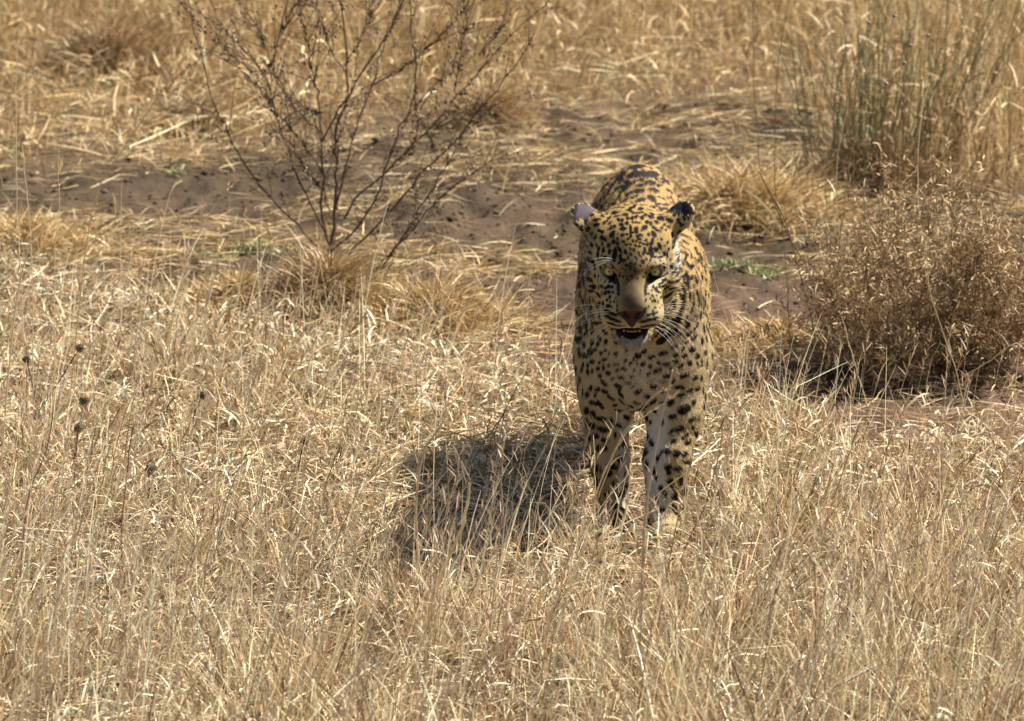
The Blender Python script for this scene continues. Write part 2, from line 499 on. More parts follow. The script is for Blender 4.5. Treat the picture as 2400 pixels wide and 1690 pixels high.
def straw_litter():
    """flattened straw lying over the bare earth, in streaks and mats"""
    rb = Ribbons()
    N = 78000
    x, y = scatter(N, -3.0, 3.2, 11.8, 18.3)
    px, py = to_px(x, y)
    s = soil_mask(x, y)
    n1 = fbm(x * 1.7 + 5, y * 3.4, 4, 121)
    edge_b = np.exp(-np.abs(py - back_edge(px)) / 28)
    edge_f = np.exp(-np.abs(py - front_edge(px)) / 60)
    dens = sstep(0.50, 0.66, n1) * 0.8 + 0.75 * edge_b + 0.8 * edge_f + 0.03
    # bank of darker naked earth on the left, mats in the middle
    nak = np.exp(-(((px - 420) / 330) ** 2 + ((py - 470) / 62) ** 2) ** 2)
    nak = np.maximum(nak, np.exp(-(((px - 1740) / 170) ** 2 + ((py - 565) / 48) ** 2) ** 2))
    nak = np.maximum(nak, 0.8 * np.exp(-(((px - 1150) / 160) ** 2 + ((py - 490) / 60) ** 2) ** 2))
    nak = np.maximum(nak, 0.8 * np.exp(-(((px - 2050) / 420) ** 2 + ((py - 890) / 22) ** 2) ** 2))
    dens *= 1 - 0.97 * nak
    mat_ = np.exp(-(((px - 420) / 300) ** 2 + ((py - 585) / 16) ** 2)) + np.exp(-(((px - 1080) / 230) ** 2 + ((py - 620) / 40) ** 2)) \
        + np.exp(-(((px - 1300) / 280) ** 2 + ((py - 400) / 50) ** 2)) + 1.3 * np.exp(-(((px - 1760) / 190) ** 2 + ((py - 440) / 70) ** 2)) + np.exp(-(((px - 1760) / 130) ** 2 + ((py - 800) / 40) ** 2))
    dens += 0.8 * mat_
    m = (rng.uniform(0, 1, N) < dens * s * 1.0) & (np.abs(px - 1200) < 1650)
    x, y, px, py = x[m], y[m], px[m], py[m]; n = len(x); u = rng.uniform
    z = ground_h(x, y) + u(0.002, 0.022, n)
    root = np.stack([x, y, z], 1)
    az = rng.normal(0.0, 0.55, n) + PI * rng.integers(0, 2, n)
    wild = u(0, 1, n) < 0.35; az[wild] = u(0, 2 * PI, wild.sum())
    P, D = curve_lines(root, u(0.03, 0.20, n), rng.normal(1.50, 0.10, n), az, u(-0.1, 0.35, n), 5, None, 0.7)
    g = ground_h(P[:, :, 0], P[:, :, 1])
    P[:, :, 2] = np.clip(P[:, :, 2], g + 0.002, g + 0.04)
    rb.add(P, width_vecs(D, u(0.0014, 0.0036, n), u(0, PI, n), BLADE5, u(-1, 1, n)), pick(GOLD, n))
    # a few upright sprigs
    q = u(0, 1, n) < 0.16
    k = q.sum()
    P, D = curve_lines(root[q], u(0.03, 0.11, k), u(0.1, 1.1, k), u(0, 2 * PI, k), u(0.2, 1.6, k), 5, None, 0.6)
    rb.add(P, width_vecs(D, u(0.002, 0.005, k), u(0, PI, k), BLADE5, u(-1, 1, k)), pick(GOLD, k))
    tag(rb.build('straw_litter', M_grass), 'flattened straw scattered in mats over the bare brown earth', 'straw', kind='stuff')
straw_litter()

def clods():
    """small lumps of earth on the bare strip"""
    N = 30000
    x, y = scatter(N, -2.8, 3.0, 12.2, 17.6)
    px, py = to_px(x, y)
    m = (rng.uniform(0, 1, N) < soil_mask(x, y) * (0.1 + fbm(x * 3, y * 3, 2, 131))) & (np.abs(px - 1200) < 1500)
    x, y = x[m], y[m]; n = len(x)
    # a lumpy 12-triangle-ish stone: displaced icosahedron
    t = (1 + 5 ** 0.5) / 2
    I = np.array([[-1, t, 0], [1, t, 0], [-1, -t, 0], [1, -t, 0], [0, -1, t], [0, 1, t], [0, -1, -t], [0, 1, -t], [t, 0, -1], [t, 0, 1], [-t, 0, -1], [-t, 0, 1]]) / 1.902
    IF = np.array([[0, 11, 5], [0, 5, 1], [0, 1, 7], [0, 7, 10], [0, 10, 11], [1, 5, 9], [5, 11, 4], [11, 10, 2], [10, 7, 6], [7, 1, 8], [3, 9, 4], [3, 4, 2], [3, 2, 6], [3, 6, 8], [3, 8, 9], [4, 9, 5], [2, 4, 11], [6, 2, 10], [8, 6, 7], [9, 8, 1]])
    sz = 0.0022 + 0.005 * rng.uniform(0, 1, n) ** 2 + 0.012 * rng.uniform(0, 1, n) ** 16
    V = I[None] * rng.uniform(0.6, 1.25, (n, 12, 1)) * sz[:, None, None] * np.array([1.15, 1.0, 0.7])
    V = V + np.stack([x, y, ground_h(x, y) + sz * 0.2], 1)[:, None]
    F = (IF[None] + (np.arange(n) * 12)[:, None, None]).reshape(-1, 3)
    c = np.repeat((np.array([0.070, 0.049, 0.032]) * rng.uniform(0.6, 1.35, (n, 1)))[:, None], 12, 1).reshape(-1, 3)
    o = mesh_np('soil_clods', V.reshape(-1, 3), F, bpy.data.materials['earth'], cols=c, smooth=True)
    tag(o, 'small brown clods and crumbs of earth on the bare strip', 'earth', kind='stuff')
clods()
# ------------------------------------------------------------------ leopard
LX, LY = 0.31, 10.7                       # ground point between the forepaws
leopard = empty('leopard', (LX, LY, 0), 'spotted leopard walking towards the viewer through dry grass with lowered head and parted jaws', 'leopard')

# head frame: origin midway between the eyes; f forward, u up, x to the right of the picture
HO = np.array([-0.0385, -0.30, 0.699])
HP = R(18); HY = R(2.0)
_F = np.array([-math.sin(HY) * math.cos(HP), -math.cos(HY) * math.cos(HP), -math.sin(HP)])
_X = np.array([math.cos(HY), -math.sin(HY), 0.0])
_U = np.cross(_F, _X); _U = _U if _U[2] > 0 else -_U
HM = np.stack([_X, _F, _U], 1)            # columns: head axes in local coordinates
def hd(x, f, u): return HO + HM @ np.array([x, f, u], float)
def to_head(P): return (P - HO) @ HM

def rot_axes(a, b=None):
    """rows: unit a, unit b orthogonalised, their cross"""
    a = np.array(a, float); a /= np.linalg.norm(a)
    b = np.array(b if b is not None else [0, 0, 1], float); b = b - a * (a @ b); b /= np.linalg.norm(b)
    return np.stack([a, b, np.cross(a, b)])

PR = []
def EL(c, r, k=0.03, M=None, op='+'): PR.append(('E', np.array(c, float), np.array(r, float), np.eye(3) if M is None else M, k, op))
def RC(a, b, ra, rb, k=0.03, sx=1.0, op='+'): PR.append(('C', np.array(a, float), np.array(b, float), (ra, rb, sx), k, op))
HR = HM.T
# trunk
EL((0.005, .79, .530), (.136, .235, .222), .05)
EL((0, .46, .495), (.140, .40, .200), .06)
EL((0, .18, .500), (.135, .22, .215), .05)
for s in (-1, 1):
    EL((s * .086, .15, .520), (.064, .14, .185), .05)
    EL((s * .080, .10, .40), (.068, .11, .13), .04)
EL((-.008, .02, .470), (.105, .12, .135), .06)
EL((-.010, .02, .385), (.060, .10, .075), .05)
# neck, full and maned
RC((0, .16, .585), (-.030, -.14, .655), .122, .088, .07)
RC((0, .05, .520), (-.030, -.17, .600), .105, .070, .06)
EL((.045, -.02, .60), (.075, .11, .10), .05)
EL((-.055, -.02, .60), (.070, .10, .09), .05)
# forelegs
RC((.080, .10, .42), (.072, .045, .29), .080, .062, .03)
RC((.072, .045, .29), (.054, .0, .19), .064, .053, .03)
RC((.054, .0, .19), (.048, -.035, .075), .052, .044, .02)
EL((.050, -.075, .036), (.048, .066, .036), .025)
RC((-.090, .12, .42), (-.088, .10, .31), .072, .060, .03)
RC((-.088, .10, .31), (-.080, .085, .17), .056, .044, .03)
RC((-.080, .085, .17), (-.072, .09, .075), .043, .038, .02)
EL((-.070, .055, .034), (.044, .064, .034), .025)
for (cx, cy, top) in ((.050, -.075, 0), (-.070, .055, 0)):      # toes
    for t in (-1.5, -.5, .5, 1.5):
        EL((cx + t * .022, cy - .052 + .008 * abs(t), .022), (.0135, .024, .019), .010)
# hind quarters
for s, hy in ((-1, .0), (1, .08)):
    EL((s * .078, .83, .43), (.062, .16, .20), .05)
    RC((s * .080, .73 + hy * .5, .34), (s * .076, .95 + hy, .215), .062, .036, .04)
    RC((s * .076, .95 + hy, .215), (s * .075, .90 + hy, .06), .036, .032, .02)
    EL((s * .075, .85 + hy, .034), (.042, .065, .034), .02)
# tail, carried low behind
tp = [(0, .98, .62), (0, 1.055, .51), (0, 1.075, .38), (.01, 1.09, .26), (.02, 1.13, .16), (.02, 1.22, .13)]
for i in range(5): RC(tp[i], tp[i + 1], .030 - .003 * i, .027 - .003 * i, .02)
# head
EL(hd(0, -.085, .018), (.085, .100, .074), .03, HR)
EL(hd(0, -.132, .022), (.086, .07, .066), .03, HR)
for s in (-1, 1):
    EL(hd(s * .066, -.080, .005), (.036, .058, .066), .03, HR)
    EL(hd(s * .064, -.050, -.034), (.040, .052, .046), .03, HR)
    EL(hd(s * .048, -.060, -.080), (.045, .050, .042), .035, HR)
    EL(hd(s * .046, .004, .018), (.030, .018, .010), .018, HR)
    EL(hd(s * .050, .004, -.024), (.026, .018, .010), .018, HR)
    EL(hd(s * .040, .030, -.044), (.026, .046, .026), .025, HR)
    # muzzle pads, heavy
    EL(hd(s * .030, .074, -.078), (.033, .034, .027), .016, HR)
    EL(hd(s * .050, .045, -.080), (.022, .040, .026), .02, HR)
    # lower jaw sides
    RC(hd(s * .022, .050, -.142), hd(s * .040, -.040, -.096), .015, .030, .025)
EL(hd(0, .012, .020), (.030, .030, .020), .03, HR)
RC(hd(0, -.010, -.002), hd(0, .070, -.043), .034, .033, .022)
EL(hd(0, .080, -.046), (.037, .026, .018), .014, HR)
EL(hd(0, .080, -.080), (.020, .028, .022), .010, HR)
EL(hd(0, .060, -.149), (.031, .032, .018), .013, HR)
EL(hd(0, .030, -.138), (.033, .040, .025), .02, HR)
# ears, laid out sideways, backs half turned up
EARS = []
for s in (-1, 1):
    c = hd(s * .107, -.106, .074 + (.006 if s > 0 else 0))
    o = HM @ np.array([s * .55, -.45, -.60])
    t = HM @ np.array([s * .90, .0, .38])
    A = rot_axes(o, t)
    EL(c, (.0085, .041, .038), .016, A)
    EL(hd(s * .084, -.105, .060), (.028, .026, .024), .02, HR)
    EARS.append((c, A, s))
# eye hollows and mouth
ER = .0185
EYES = []
for s in (-1, 1):
    ec = hd(s * .0525, -.0015, -.001)
    EYES.append(ec)
    tilt = rot_axes(HM @ np.array([math.cos(R(14)), 0, s * math.sin(R(14))]), HM @ np.array([0, 1, 0]))
    EL(hd(s * .0525, .012, -.003), (.0195, .026, .0096), .004, tilt, '-')
    # inner corner runs down beside the nose
    EL(hd(s * .034, .014, -.010), (.006, .014, .005), .006, rot_axes(HM @ np.array([s * .6, 0, .8]), HM @ np.array([0, 1, 0])), '-')
EL(hd(0, .090, -.120), (.036, .052, .0095), .006, HR, '-')
EL(hd(0, .110, -.108), (.011, .030, .010), .008, HR, '-')
for s in (-1, 1):
    EL(hd(s * .014, .110, -.052), (.006, .010, .005), .004, rot_axes(HM @ np.array([.8 * s, 0, .5]), HM @ np.array([0, 1, 0])), '-')
RC(hd(0, .120, -.068), hd(0, .112, -.10), .0022, .002, .006, op='-')

def build_body():
    xs = np.arange(-.20, .20, .0035)
    ys = np.concatenate([np.arange(-.46, .02, .0030), np.arange(.02, .30, .005), np.arange(.30, 1.76, .010)])
    zs = np.arange(-.02, .90, .0035)
    D = np.full((len(xs), len(ys), len(zs)), 0.08, np.float32)
    for p in PR:
        if p[0] == 'E':
            _, c, r, M, k, op = p
            ext = np.sqrt(((M * r[:, None]) ** 2).sum(0)); lo, hi = c - ext, c + ext
        else:
            _, a, b, (ra, rb, sx), k, op = p
            rm = max(ra, rb); lo, hi = np.minimum(a, b) - rm, np.maximum(a, b) + rm
        mg = k + .035
        i0, i1 = np.searchsorted(xs, [lo[0] - mg, hi[0] + mg]); j0, j1 = np.searchsorted(ys, [lo[1] - mg, hi[1] + mg]); k0, k1 = np.searchsorted(zs, [lo[2] - mg, hi[2] + mg])
        X = xs[i0:i1, None, None].astype(np.float32); Y = ys[None, j0:j1, None].astype(np.float32); Z = zs[None, None, k0:k1].astype(np.float32)
        if p[0] == 'E':
            X = X - c[0]; Y = Y - c[1]; Z = Z - c[2]
            q = [(M[i, 0] * X + M[i, 1] * Y + M[i, 2] * Z) for i in range(3)]
            k_0 = np.sqrt(sum((q[i] / r[i]) ** 2 for i in range(3)))
            k_1 = np.sqrt(sum((q[i] / r[i] ** 2) ** 2 for i in range(3)))
            d = k_0 * (k_0 - 1) / np.maximum(k_1, 1e-6)
        else:
            ab = b - a; L2 = ab @ ab
            t = np.clip(((X - a[0]) * ab[0] + (Y - a[1]) * ab[1] + (Z - a[2]) * ab[2]) / L2, 0, 1)
            d = np.sqrt((X - a[0] - t * ab[0]) ** 2 + (Y - a[1] - t * ab[1]) ** 2 + (Z - a[2] - t * ab[2]) ** 2) - (ra + (rb - ra) * t)
        O = D[i0:i1, j0:j1, k0:k1]
        if op == '+':
            h = np.maximum(k - np.abs(O - d), 0) / k
            D[i0:i1, j0:j1, k0:k1] = np.minimum(O, d) - h * h * k * 0.25
        else:
            h = np.maximum(k - np.abs(O + d), 0) / k
            D[i0:i1, j0:j1, k0:k1] = np.maximum(O, -d) + h * h * k * 0.25
    # surface nets
    S = D < 0
    nx, ny, nz = D.shape
    cnt = np.zeros((nx - 1, ny - 1, nz - 1), np.int8)
    for a in (0, 1):
        for b in (0, 1):
            for c in (0, 1): cnt += S[a:nx - 1 + a, b:ny - 1 + b, c:nz - 1 + c]
    act = (cnt > 0) & (cnt < 8)
    I, J, K = np.nonzero(act)
    idx = np.full(act.shape, -1, np.int32); idx[I, J, K] = np.arange(len(I))
    acc = np.zeros((len(I), 3)); num = np.zeros(len(I))
    G = [xs, ys, zs]
    corners = [(a, b, c) for a in (0, 1) for b in (0, 1) for c in (0, 1)]
    for c0 in corners:
        for ax in range(3):
            if c0[ax]: continue
            c1 = list(c0); c1[ax] = 1
            d0 = D[I + c0[0], J + c0[1], K + c0[2]]; d1 = D[I + c1[0], J + c1[1], K + c1[2]]
            m = (d0 < 0) != (d1 < 0)
            t = np.where(m, d0 / np.where(m, d0 - d1, 1), 0)
            pos = np.stack([xs[I + c0[0]], ys[J + c0[1]], zs[K + c0[2]]], 1)
            e = np.stack([xs[I + c1[0]], ys[J + c1[1]], zs[K + c1[2]]], 1) - pos
            acc += np.where(m[:, None], pos + e * t[:, None], 0); num += m
    V = acc / num[:, None]
    Fs = []
    for ax in range(3):
        s0 = [slice(1, -1)] * 3; s0[ax] = slice(0, -1)
        s1 = [slice(1, -1)] * 3; s1[ax] = slice(1, None)
        A, B = S[tuple(s0)], S[tuple(s1)]
        m = A != B
        i, j, k = np.nonzero(m)
        off = [1, 1, 1]; off[ax] = 0
        i, j, k = i + off[0], j + off[1], k + off[2]
        u, v = [(1, 2), (2, 0), (0, 1)][ax]
        def cell(du, dv):
            q = [i.copy(), j.copy(), k.copy()]; q[u] = q[u] - du; q[v] = q[v] - dv
            return idx[q[0], q[1], q[2]]
        q = np.stack([cell(1, 1), cell(0, 1), cell(0, 0), cell(1, 0)], 1)
        inside_first = A[m]
        q = np.where(inside_first[:, None], q, q[:, ::-1])
        Fs.append(q)
    F = np.concatenate(Fs)
    # light smoothing
    E = np.concatenate([F[:, [0, 1]], F[:, [1, 2]], F[:, [2, 3]], F[:, [3, 0]]])
    deg = np.bincount(E.ravel(), minlength=len(V)).astype(float)
    for it in range(2):
        A = np.zeros_like(V)
        for c in range(3):
            A[:, c] = np.bincount(E[:, 0], V[E[:, 1], c], len(V)) + np.bincount(E[:, 1], V[E[:, 0], c], len(V))
        V = V * 0.5 + 0.5 * A / deg[:, None]
    return V, F

def vert_normals(V, F):
    a = V[F[:, 2]] - V[F[:, 0]]; b = V[F[:, 3]] - V[F[:, 1]]
    n = np.cross(a, b)
    N = np.zeros_like(V)
    for k in range(4):
        for c in range(3): N[:, c] += np.bincount(F[:, k], n[:, c], len(V))
    return N / np.maximum(np.linalg.norm(N, axis=1, keepdims=True), 1e-9)

BV, BF = build_body()
BN = vert_normals(BV, BF)
# muscle and loose skin: soft swells that run along the limbs and trunk, none on the face
_w = (BV[:, 1] > -.12) | (BV[:, 2] < .5)
_amp = .0075 * sstep(-.14, -.02, BV[:, 1]) + .0075 * sstep(.52, .44, BV[:, 2]) * (BV[:, 1] < -.02)
_amp = np.minimum(_amp, .0075) * sstep(.05, .14, BV[:, 2])
_nn = fbm(BV[:, 0] * 22 + 3, BV[:, 1] * 13, 2, 201, BV[:, 2] * 8) - .5
_n2 = np.abs(fbm(BV[:, 0] * 40, BV[:, 1] * 20, 2, 231, BV[:, 2] * 14 + BV[:, 0] * 8) - .5)
BV = BV + BN * (_amp * (1.3 * _nn - .5 * np.maximum(.05 - _n2, 0) * 8))[:, None]
BN = vert_normals(BV, BF)
OFF = np.array([LX, LY, 0.0])

# ---- the coat -----------------------------------------------------------
bvh = BVHTree.FromPolygons([Vector(v) for v in (BV + OFF)], BF.tolist())
camv = Vector((0, 0, CAM_H))
SP = []            # centre, axis a (unit), axis b (unit), ra, rb, normal, kind (0 solid, 1 rosette fill)
def look(px, py):
    h = bvh.ray_cast(camv, ray_dir(px, py).normalized())
    return (h[0], h[1]) if h[0] is not None else (None, None)

def mark(px, py, rx, ry, ang, kind=0):
    """lay one spot of the coat where it is seen, as an ellipse lying in the hide"""
    p, n = look(px, py)
    if p is None: return
    n = n.normalized()
    d = ray_dir(px, py).normalized()
    sc = (p - camv).length / FPX
    right = Vector((1, 0, 0)); up = right.cross(d); up = up if up.z > 0 else -up
    a2 = right * math.cos(R(ang)) + up * math.sin(R(ang)); b2 = -right * math.sin(R(ang)) + up * math.cos(R(ang))
    out = []
    for v, r in ((a2, rx), (b2, ry)):
        w = v * (r * sc)
        den = n.dot(d)
        if abs(den) < 0.22: den = -0.22
        w = w - d * (n.dot(w) / den)            # slide along the view ray into the tangent plane
        out.append(w)
    SP.append((np.array(p) - OFF, np.array(out[0]), np.array(out[1]), np.array(n), kind))

def marks(s, ox, oy, lst, kind=0, grow=1.0):
    for t in lst:
        x, y, rx, ry = t[:4]; ang = t[4] if len(t) > 4 else 0
        mark(ox + x / s, oy + y / s, rx / s * grow, ry / s * grow, ang, kind)

marks(7.653, 1340, 460, grow=1.08, lst=[(1090,200,45,20),(1240,225,55,22,5),(1030,255,40,22),(1110,300,35,18),(1235,295,55,20,5),(760,300,50,28,20),(840,285,30,10,10),(960,330,55,24,5),(805,360,60,16,15),(1330,340,45,25,-10),(1420,375,50,30,-20),(1160,375,38,28),(1262,398,38,32),(1083,390,30,30),(1003,400,28,26),(830,425,28,30),(903,430,32,28),(1590,400,65,38,-5),(1400,250,80,8,-10),
(990,485,28,35),(1095,465,25,22),(1190,478,60,18,-5),(1350,465,35,30),(1425,495,26,35),(1520,470,45,32,-20),(690,480,50,18,35),(600,470,50,25,35),(440,425,70,28,10),(440,515,50,30,10),(890,515,45,28,-10),(915,585,60,30,5),(745,550,50,28,20),(680,590,40,20,30),(1055,600,28,85,5),(1155,605,42,55),(1310,560,50,38,20),(1270,605,40,22,10),(1485,575,45,24,-30),(1550,620,40,26,-25),(1665,515,25,20,-40),(1620,575,22,30,20),(1690,605,18,20),(1740,555,30,22,-20),(1755,440,60,35,-25),(1700,390,40,15,-50),
(725,680,64,38,55),(1470,680,62,36,-55),(910,700,32,26),(985,685,26,24),(1240,700,34,26,-10),(1375,690,24,26,20),(550,640,36,28),(490,620,25,22),(545,745,36,34),(612,785,24,32),(1050,725,20,26),(1175,720,18,32),(750,825,30,34),(820,840,28,30),(1003,772,26,24),(925,815,34,22),(1210,765,30,24),(1330,790,28,18,25),(1095,800,20,28),(1160,808,22,20),(1230,835,24,20),(1430,840,45,30,70),(1355,862,28,28),(1285,855,24,16),(975,875,32,20),(1045,860,24,18),(1150,885,18,24),(1210,900,26,22),(660,880,30,36),(550,855,22,28),(440,875,18,24),(485,930,22,34),(370,890,18,30),(1575,895,60,32,-65),(1510,955,40,42),(1615,770,22,20),(1720,835,18,22),(1670,895,20,20),(1745,945,18,24),(1805,930,20,24),(1830,855,12,22),
(860,960,70,26,-65),(770,1050,100,42,80),(1050,945,20,30),(965,1005,26,44),(1120,960,20,30),(1205,1030,20,40),(1310,960,22,45),(1285,1030,20,40),(1055,1045,28,28),(1425,1010,85,42,-75),(1420,1120,70,16,70),(570,970,26,50),(680,985,30,40),(345,1030,24,32),(470,1050,22,50),(1660,1035,24,40),(1715,1050,18,60),(1010,1100,20,35),(880,1110,26,60),(935,1150,36,26),(1165,1135,18,34),(1060,1200,28,28),(1135,1215,26,26),(1275,1180,34,38),(1130,1090,14,20),(1245,1080,16,20),(1590,1095,50,20,15),(1500,1095,30,18,60),(975,1240,36,22),(600,1090,30,25),(320,1150,22,35),(350,1180,35,18),(260,1180,14,40),(390,1180,16,40),(1770,1135,20,22),(1890,1165,28,45),(270,1270,20,40),(1785,1275,26,40),(1830,1345,60,20,70),(1950,1340,18,50),(1870,1420,55,22,65),(410,1260,18,60),(330,1370,20,60),
(2040,1100,22,60,-20),(2140,1090,18,40),(2140,1270,34,44),(2000,1460,26,50),(2150,1460,20,36),(2210,690,34,36),(2230,800,14,50),(2270,1150,16,50),(2270,1300,16,40),(160,1280,48,110),(215,1240,20,60)])
marks(7.653, 1340, 640, grow=1.2, lst=[(395,250,34,32),(530,245,26,30),(350,120,50,20,-60),(300,120,14,60),(475,390,55,20,-50),(345,335,30,24),(610,270,34,22,30),(660,240,24,24),(600,360,24,34),(660,345,24,24),(720,250,20,24),(735,345,22,18),(680,425,18,26),(560,540,18,34),(630,490,18,30),(650,590,30,26,40),(545,360,12,26),(480,260,10,26),
(640,685,60,24,-27),(740,735,60,24,-27),(640,785,50,26,-17),(720,825,60,28,-17),(820,862,60,22,-17),(690,905,60,16,-20),(760,930,50,14,-12),(840,945,40,12),(925,945,12,10),(980,945,10,8),(740,985,70,18,-25),
(1310,655,34,16,60),(1385,750,38,18,20),(1460,725,32,22),(1525,700,22,18),(1290,868,60,22,14),(1390,840,60,24,14),(1490,818,60,22,12),(1270,965,50,14,8),(1360,950,50,16,8),(1460,935,50,14,8),(1330,1010,70,14,10),
(1325,490,34,16,80),(1445,410,16,26,60),(1410,460,14,20),(1490,500,16,24),(1375,380,14,18),(1525,400,14,20),(1495,620,24,18),(1455,665,14,10),(1440,510,12,14),(1550,520,10,24),(1605,430,14,20),
(1590,190,40,16,20),(1640,240,50,18,20),(1510,295,26,26),(1560,340,40,18,-20),(1460,245,18,30),(1680,110,26,22),(1750,165,18,22),(1790,175,14,18),(1870,165,36,24,30),(1780,285,30,18,15),(1700,265,60,16,35),(1735,400,80,20,35),(1930,80,40,16,60),(1590,70,100,14,25),
(2005,150,90,20,88),(1990,350,110,26,88),(1970,520,90,34,85),(1930,680,80,30,65),(1870,820,80,52,55),(1800,1050,90,45,45),(1620,1200,100,48,35),
(2180,200,70,10,85),(2175,380,60,10,88),(2170,600,90,18,70),(2230,770,30,22),(2065,920,75,36,50),(2235,950,70,22,60),(2110,1080,50,32,45),(2195,1150,50,34,50),(2165,1370,50,46),(2050,1250,40,20,20),(1840,1300,60,20,30),(1990,1360,40,20,60),(2240,330,20,40),(2140,80,14,36),(2250,140,14,40),(1640,1430,75,30,15),(1880,1460,46,32,30),(1420,1500,55,30,15),(2000,1480,40,30),(2250,1480,38,38),
(1195,1480,50,38,20),(1305,1390,40,30,60),(1000,1385,30,16),(790,1440,34,26),(600,1375,24,22),(325,1405,45,55),(430,1370,30,30),(525,1430,26,32),(130,1400,24,60),(215,1470,30,45),(365,1240,34,50),(470,1260,26,36),(220,1270,30,50),(130,1200,44,56),(160,1000,28,80),(250,920,20,70),(500,1160,44,26,-50),(620,1220,26,34),(590,1050,60,28,-50),(350,1040,24,44),(430,880,50,30,-20),(510,780,26,44),(390,770,18,36),(205,770,20,56),(350,600,30,40),(490,560,22,36),(325,500,14,66),(265,560,18,46),(190,480,18,70),(145,210,35,56),(230,110,28,80),(240,1090,24,36),(520,900,30,20)])
marks(6.74, 1340, 820, [(435,190,24,24),(320,185,44,36),(515,145,36,26),(695,60,24,34),(590,45,18,26),(190,80,18,44),(240,100,18,36),(130,80,18,60),(180,220,20,50),(250,230,24,40),(160,310,20,46),(250,340,22,50),(325,330,20,34),(410,290,34,36),(505,275,28,40),(720,310,30,26),(680,215,34,20),(735,215,18,22),(580,360,44,36),(440,405,36,38),(640,440,30,18),(585,240,20,20),(820,295,38,24,-30),(930,210,24,26),(850,160,22,26),(980,150,14,44),(1035,215,14,20),(780,430,60,28,-10),(515,515,60,34,-45),(740,565,75,34,-25),(900,510,70,14,5),(950,410,50,14),(980,560,60,10,35),(1130,215,48,26,50),(1240,250,34,36),(1040,90,42,44),(1260,105,55,28,15),(1440,50,75,30,20),(1380,200,36,26),(1500,215,60,26,15),(1355,315,66,32,25),(1560,290,30,20,50),(1210,375,44,20,35),(1090,330,24,12,-70),(985,315,20,16),(1510,400,75,36,15),(1720,250,55,34,25),(1640,175,40,28),(1775,405,75,36,25),(1965,110,30,36),(1870,210,34,44),(1985,215,20,36),(2055,200,14,46),(2140,215,14,46),(2115,40,26,44),(1790,80,40,34),(1620,80,30,26),(1960,440,55,34,35),(2050,450,20,46),(1290,570,64,36,-5),(1430,490,70,12,-5),(1250,475,70,8,15),(1690,585,75,32),(1860,640,60,30,30),(1995,610,50,30,50),(2080,640,14,56),(1050,655,60,34,20),(1185,725,50,34,-10),(1440,640,60,34,15),(1720,710,70,28,15),(520,655,55,34,-15),(780,690,75,34,-55),(620,755,75,26,-35),(410,620,46,36),(300,600,30,40),(240,700,34,50),(370,710,24,34),(175,680,14,70),(370,840,90,36,-20),(450,860,90,30,-50),(690,870,34,22,-10),(740,955,60,20,-5),(885,920,14,20),(1025,830,60,20,-30),(1550,830,75,52,20),(1780,940,100,72,25),(1420,830,40,30),(1600,1050,60,36,20),(1900,1110,65,36,35),(1930,830,60,34,60),(2010,1080,40,20,70),(1300,965,44,30,-30),(1240,1140,24,34),(230,960,46,56),(330,1010,46,50),(450,1080,95,38,-15),(215,1130,28,56),(620,1120,34,60),(880,1070,60,34,-30),(740,1180,75,30,-35),(310,1200,56,56),(480,1250,100,42,-20),(2095,1130,28,80),(1710,1240,85,42,25),(1915,1230,26,36),(1570,1290,60,26,45),(1790,1365,75,26,45),(1975,1320,38,58),(2055,1430,40,50),(1840,1460,60,36,40),(1600,1440,60,40,30),(260,1390,28,70),(380,1360,56,46),(530,1420,70,40),(690,1340,20,50),(820,1490,26,44),(745,1520,20,46),(1930,1570,40,56),(1200,1350,20,56),(1260,1460,24,56)])
marks(5.776, 1340, 1040, [(1415,130,60,50),(1530,140,50,38,30),(1660,95,34,68),(1580,250,40,36),(1700,255,28,50),(1430,330,60,36),(1600,410,38,72),(1475,500,36,70),(1300,310,50,44),(1310,395,40,34),(1325,500,46,40),(1540,640,75,36,45),(1390,700,46,60),(1355,585,20,18),(1205,600,36,36),(1265,660,28,36),(1390,880,80,36,-70),(1500,870,20,60),(1235,885,34,32),(1145,745,22,50),(1450,1020,26,40),(1300,1105,22,18),(1410,1200,28,26,-40),(1300,1228,18,20),(1275,1305,26,22),(1210,1250,20,18,40),(1180,1025,24,26),
(645,210,34,50),(570,310,55,40),(490,400,60,48),(745,415,26,44),(765,570,30,34),(690,650,34,44),(400,60,80,50),(350,330,46,50),(350,520,46,56),(640,710,50,34),(755,775,24,44),(590,850,50,34),(430,850,40,40),(860,885,18,26),(805,735,12,20),(1160,190,20,40),(1210,120,50,18,60),(1010,280,26,60),(1000,100,34,56),(1110,370,24,50),(1140,440,20,56),(1290,100,40,40),(985,460,20,40),(970,610,16,46)])
ROS = [(1000,165,130,36,8),(1330,170,130,52,-5),(970,320,140,56,12),(1290,310,125,54,0),(700,350,105,42,40),(1270,475,85,42,-10),(1090,805,75,34,5),(1290,790,80,40,-25),(1040,640,90,38,12),(1330,630,90,40,-8),(800,560,80,40,30)]
marks(8.2, 1370, 370, ROS, grow=1.2)
marks(8.2, 1370, 370, [(x, y, rx * .55, ry * .50, a) for x, y, rx, ry, a in ROS], kind=1)
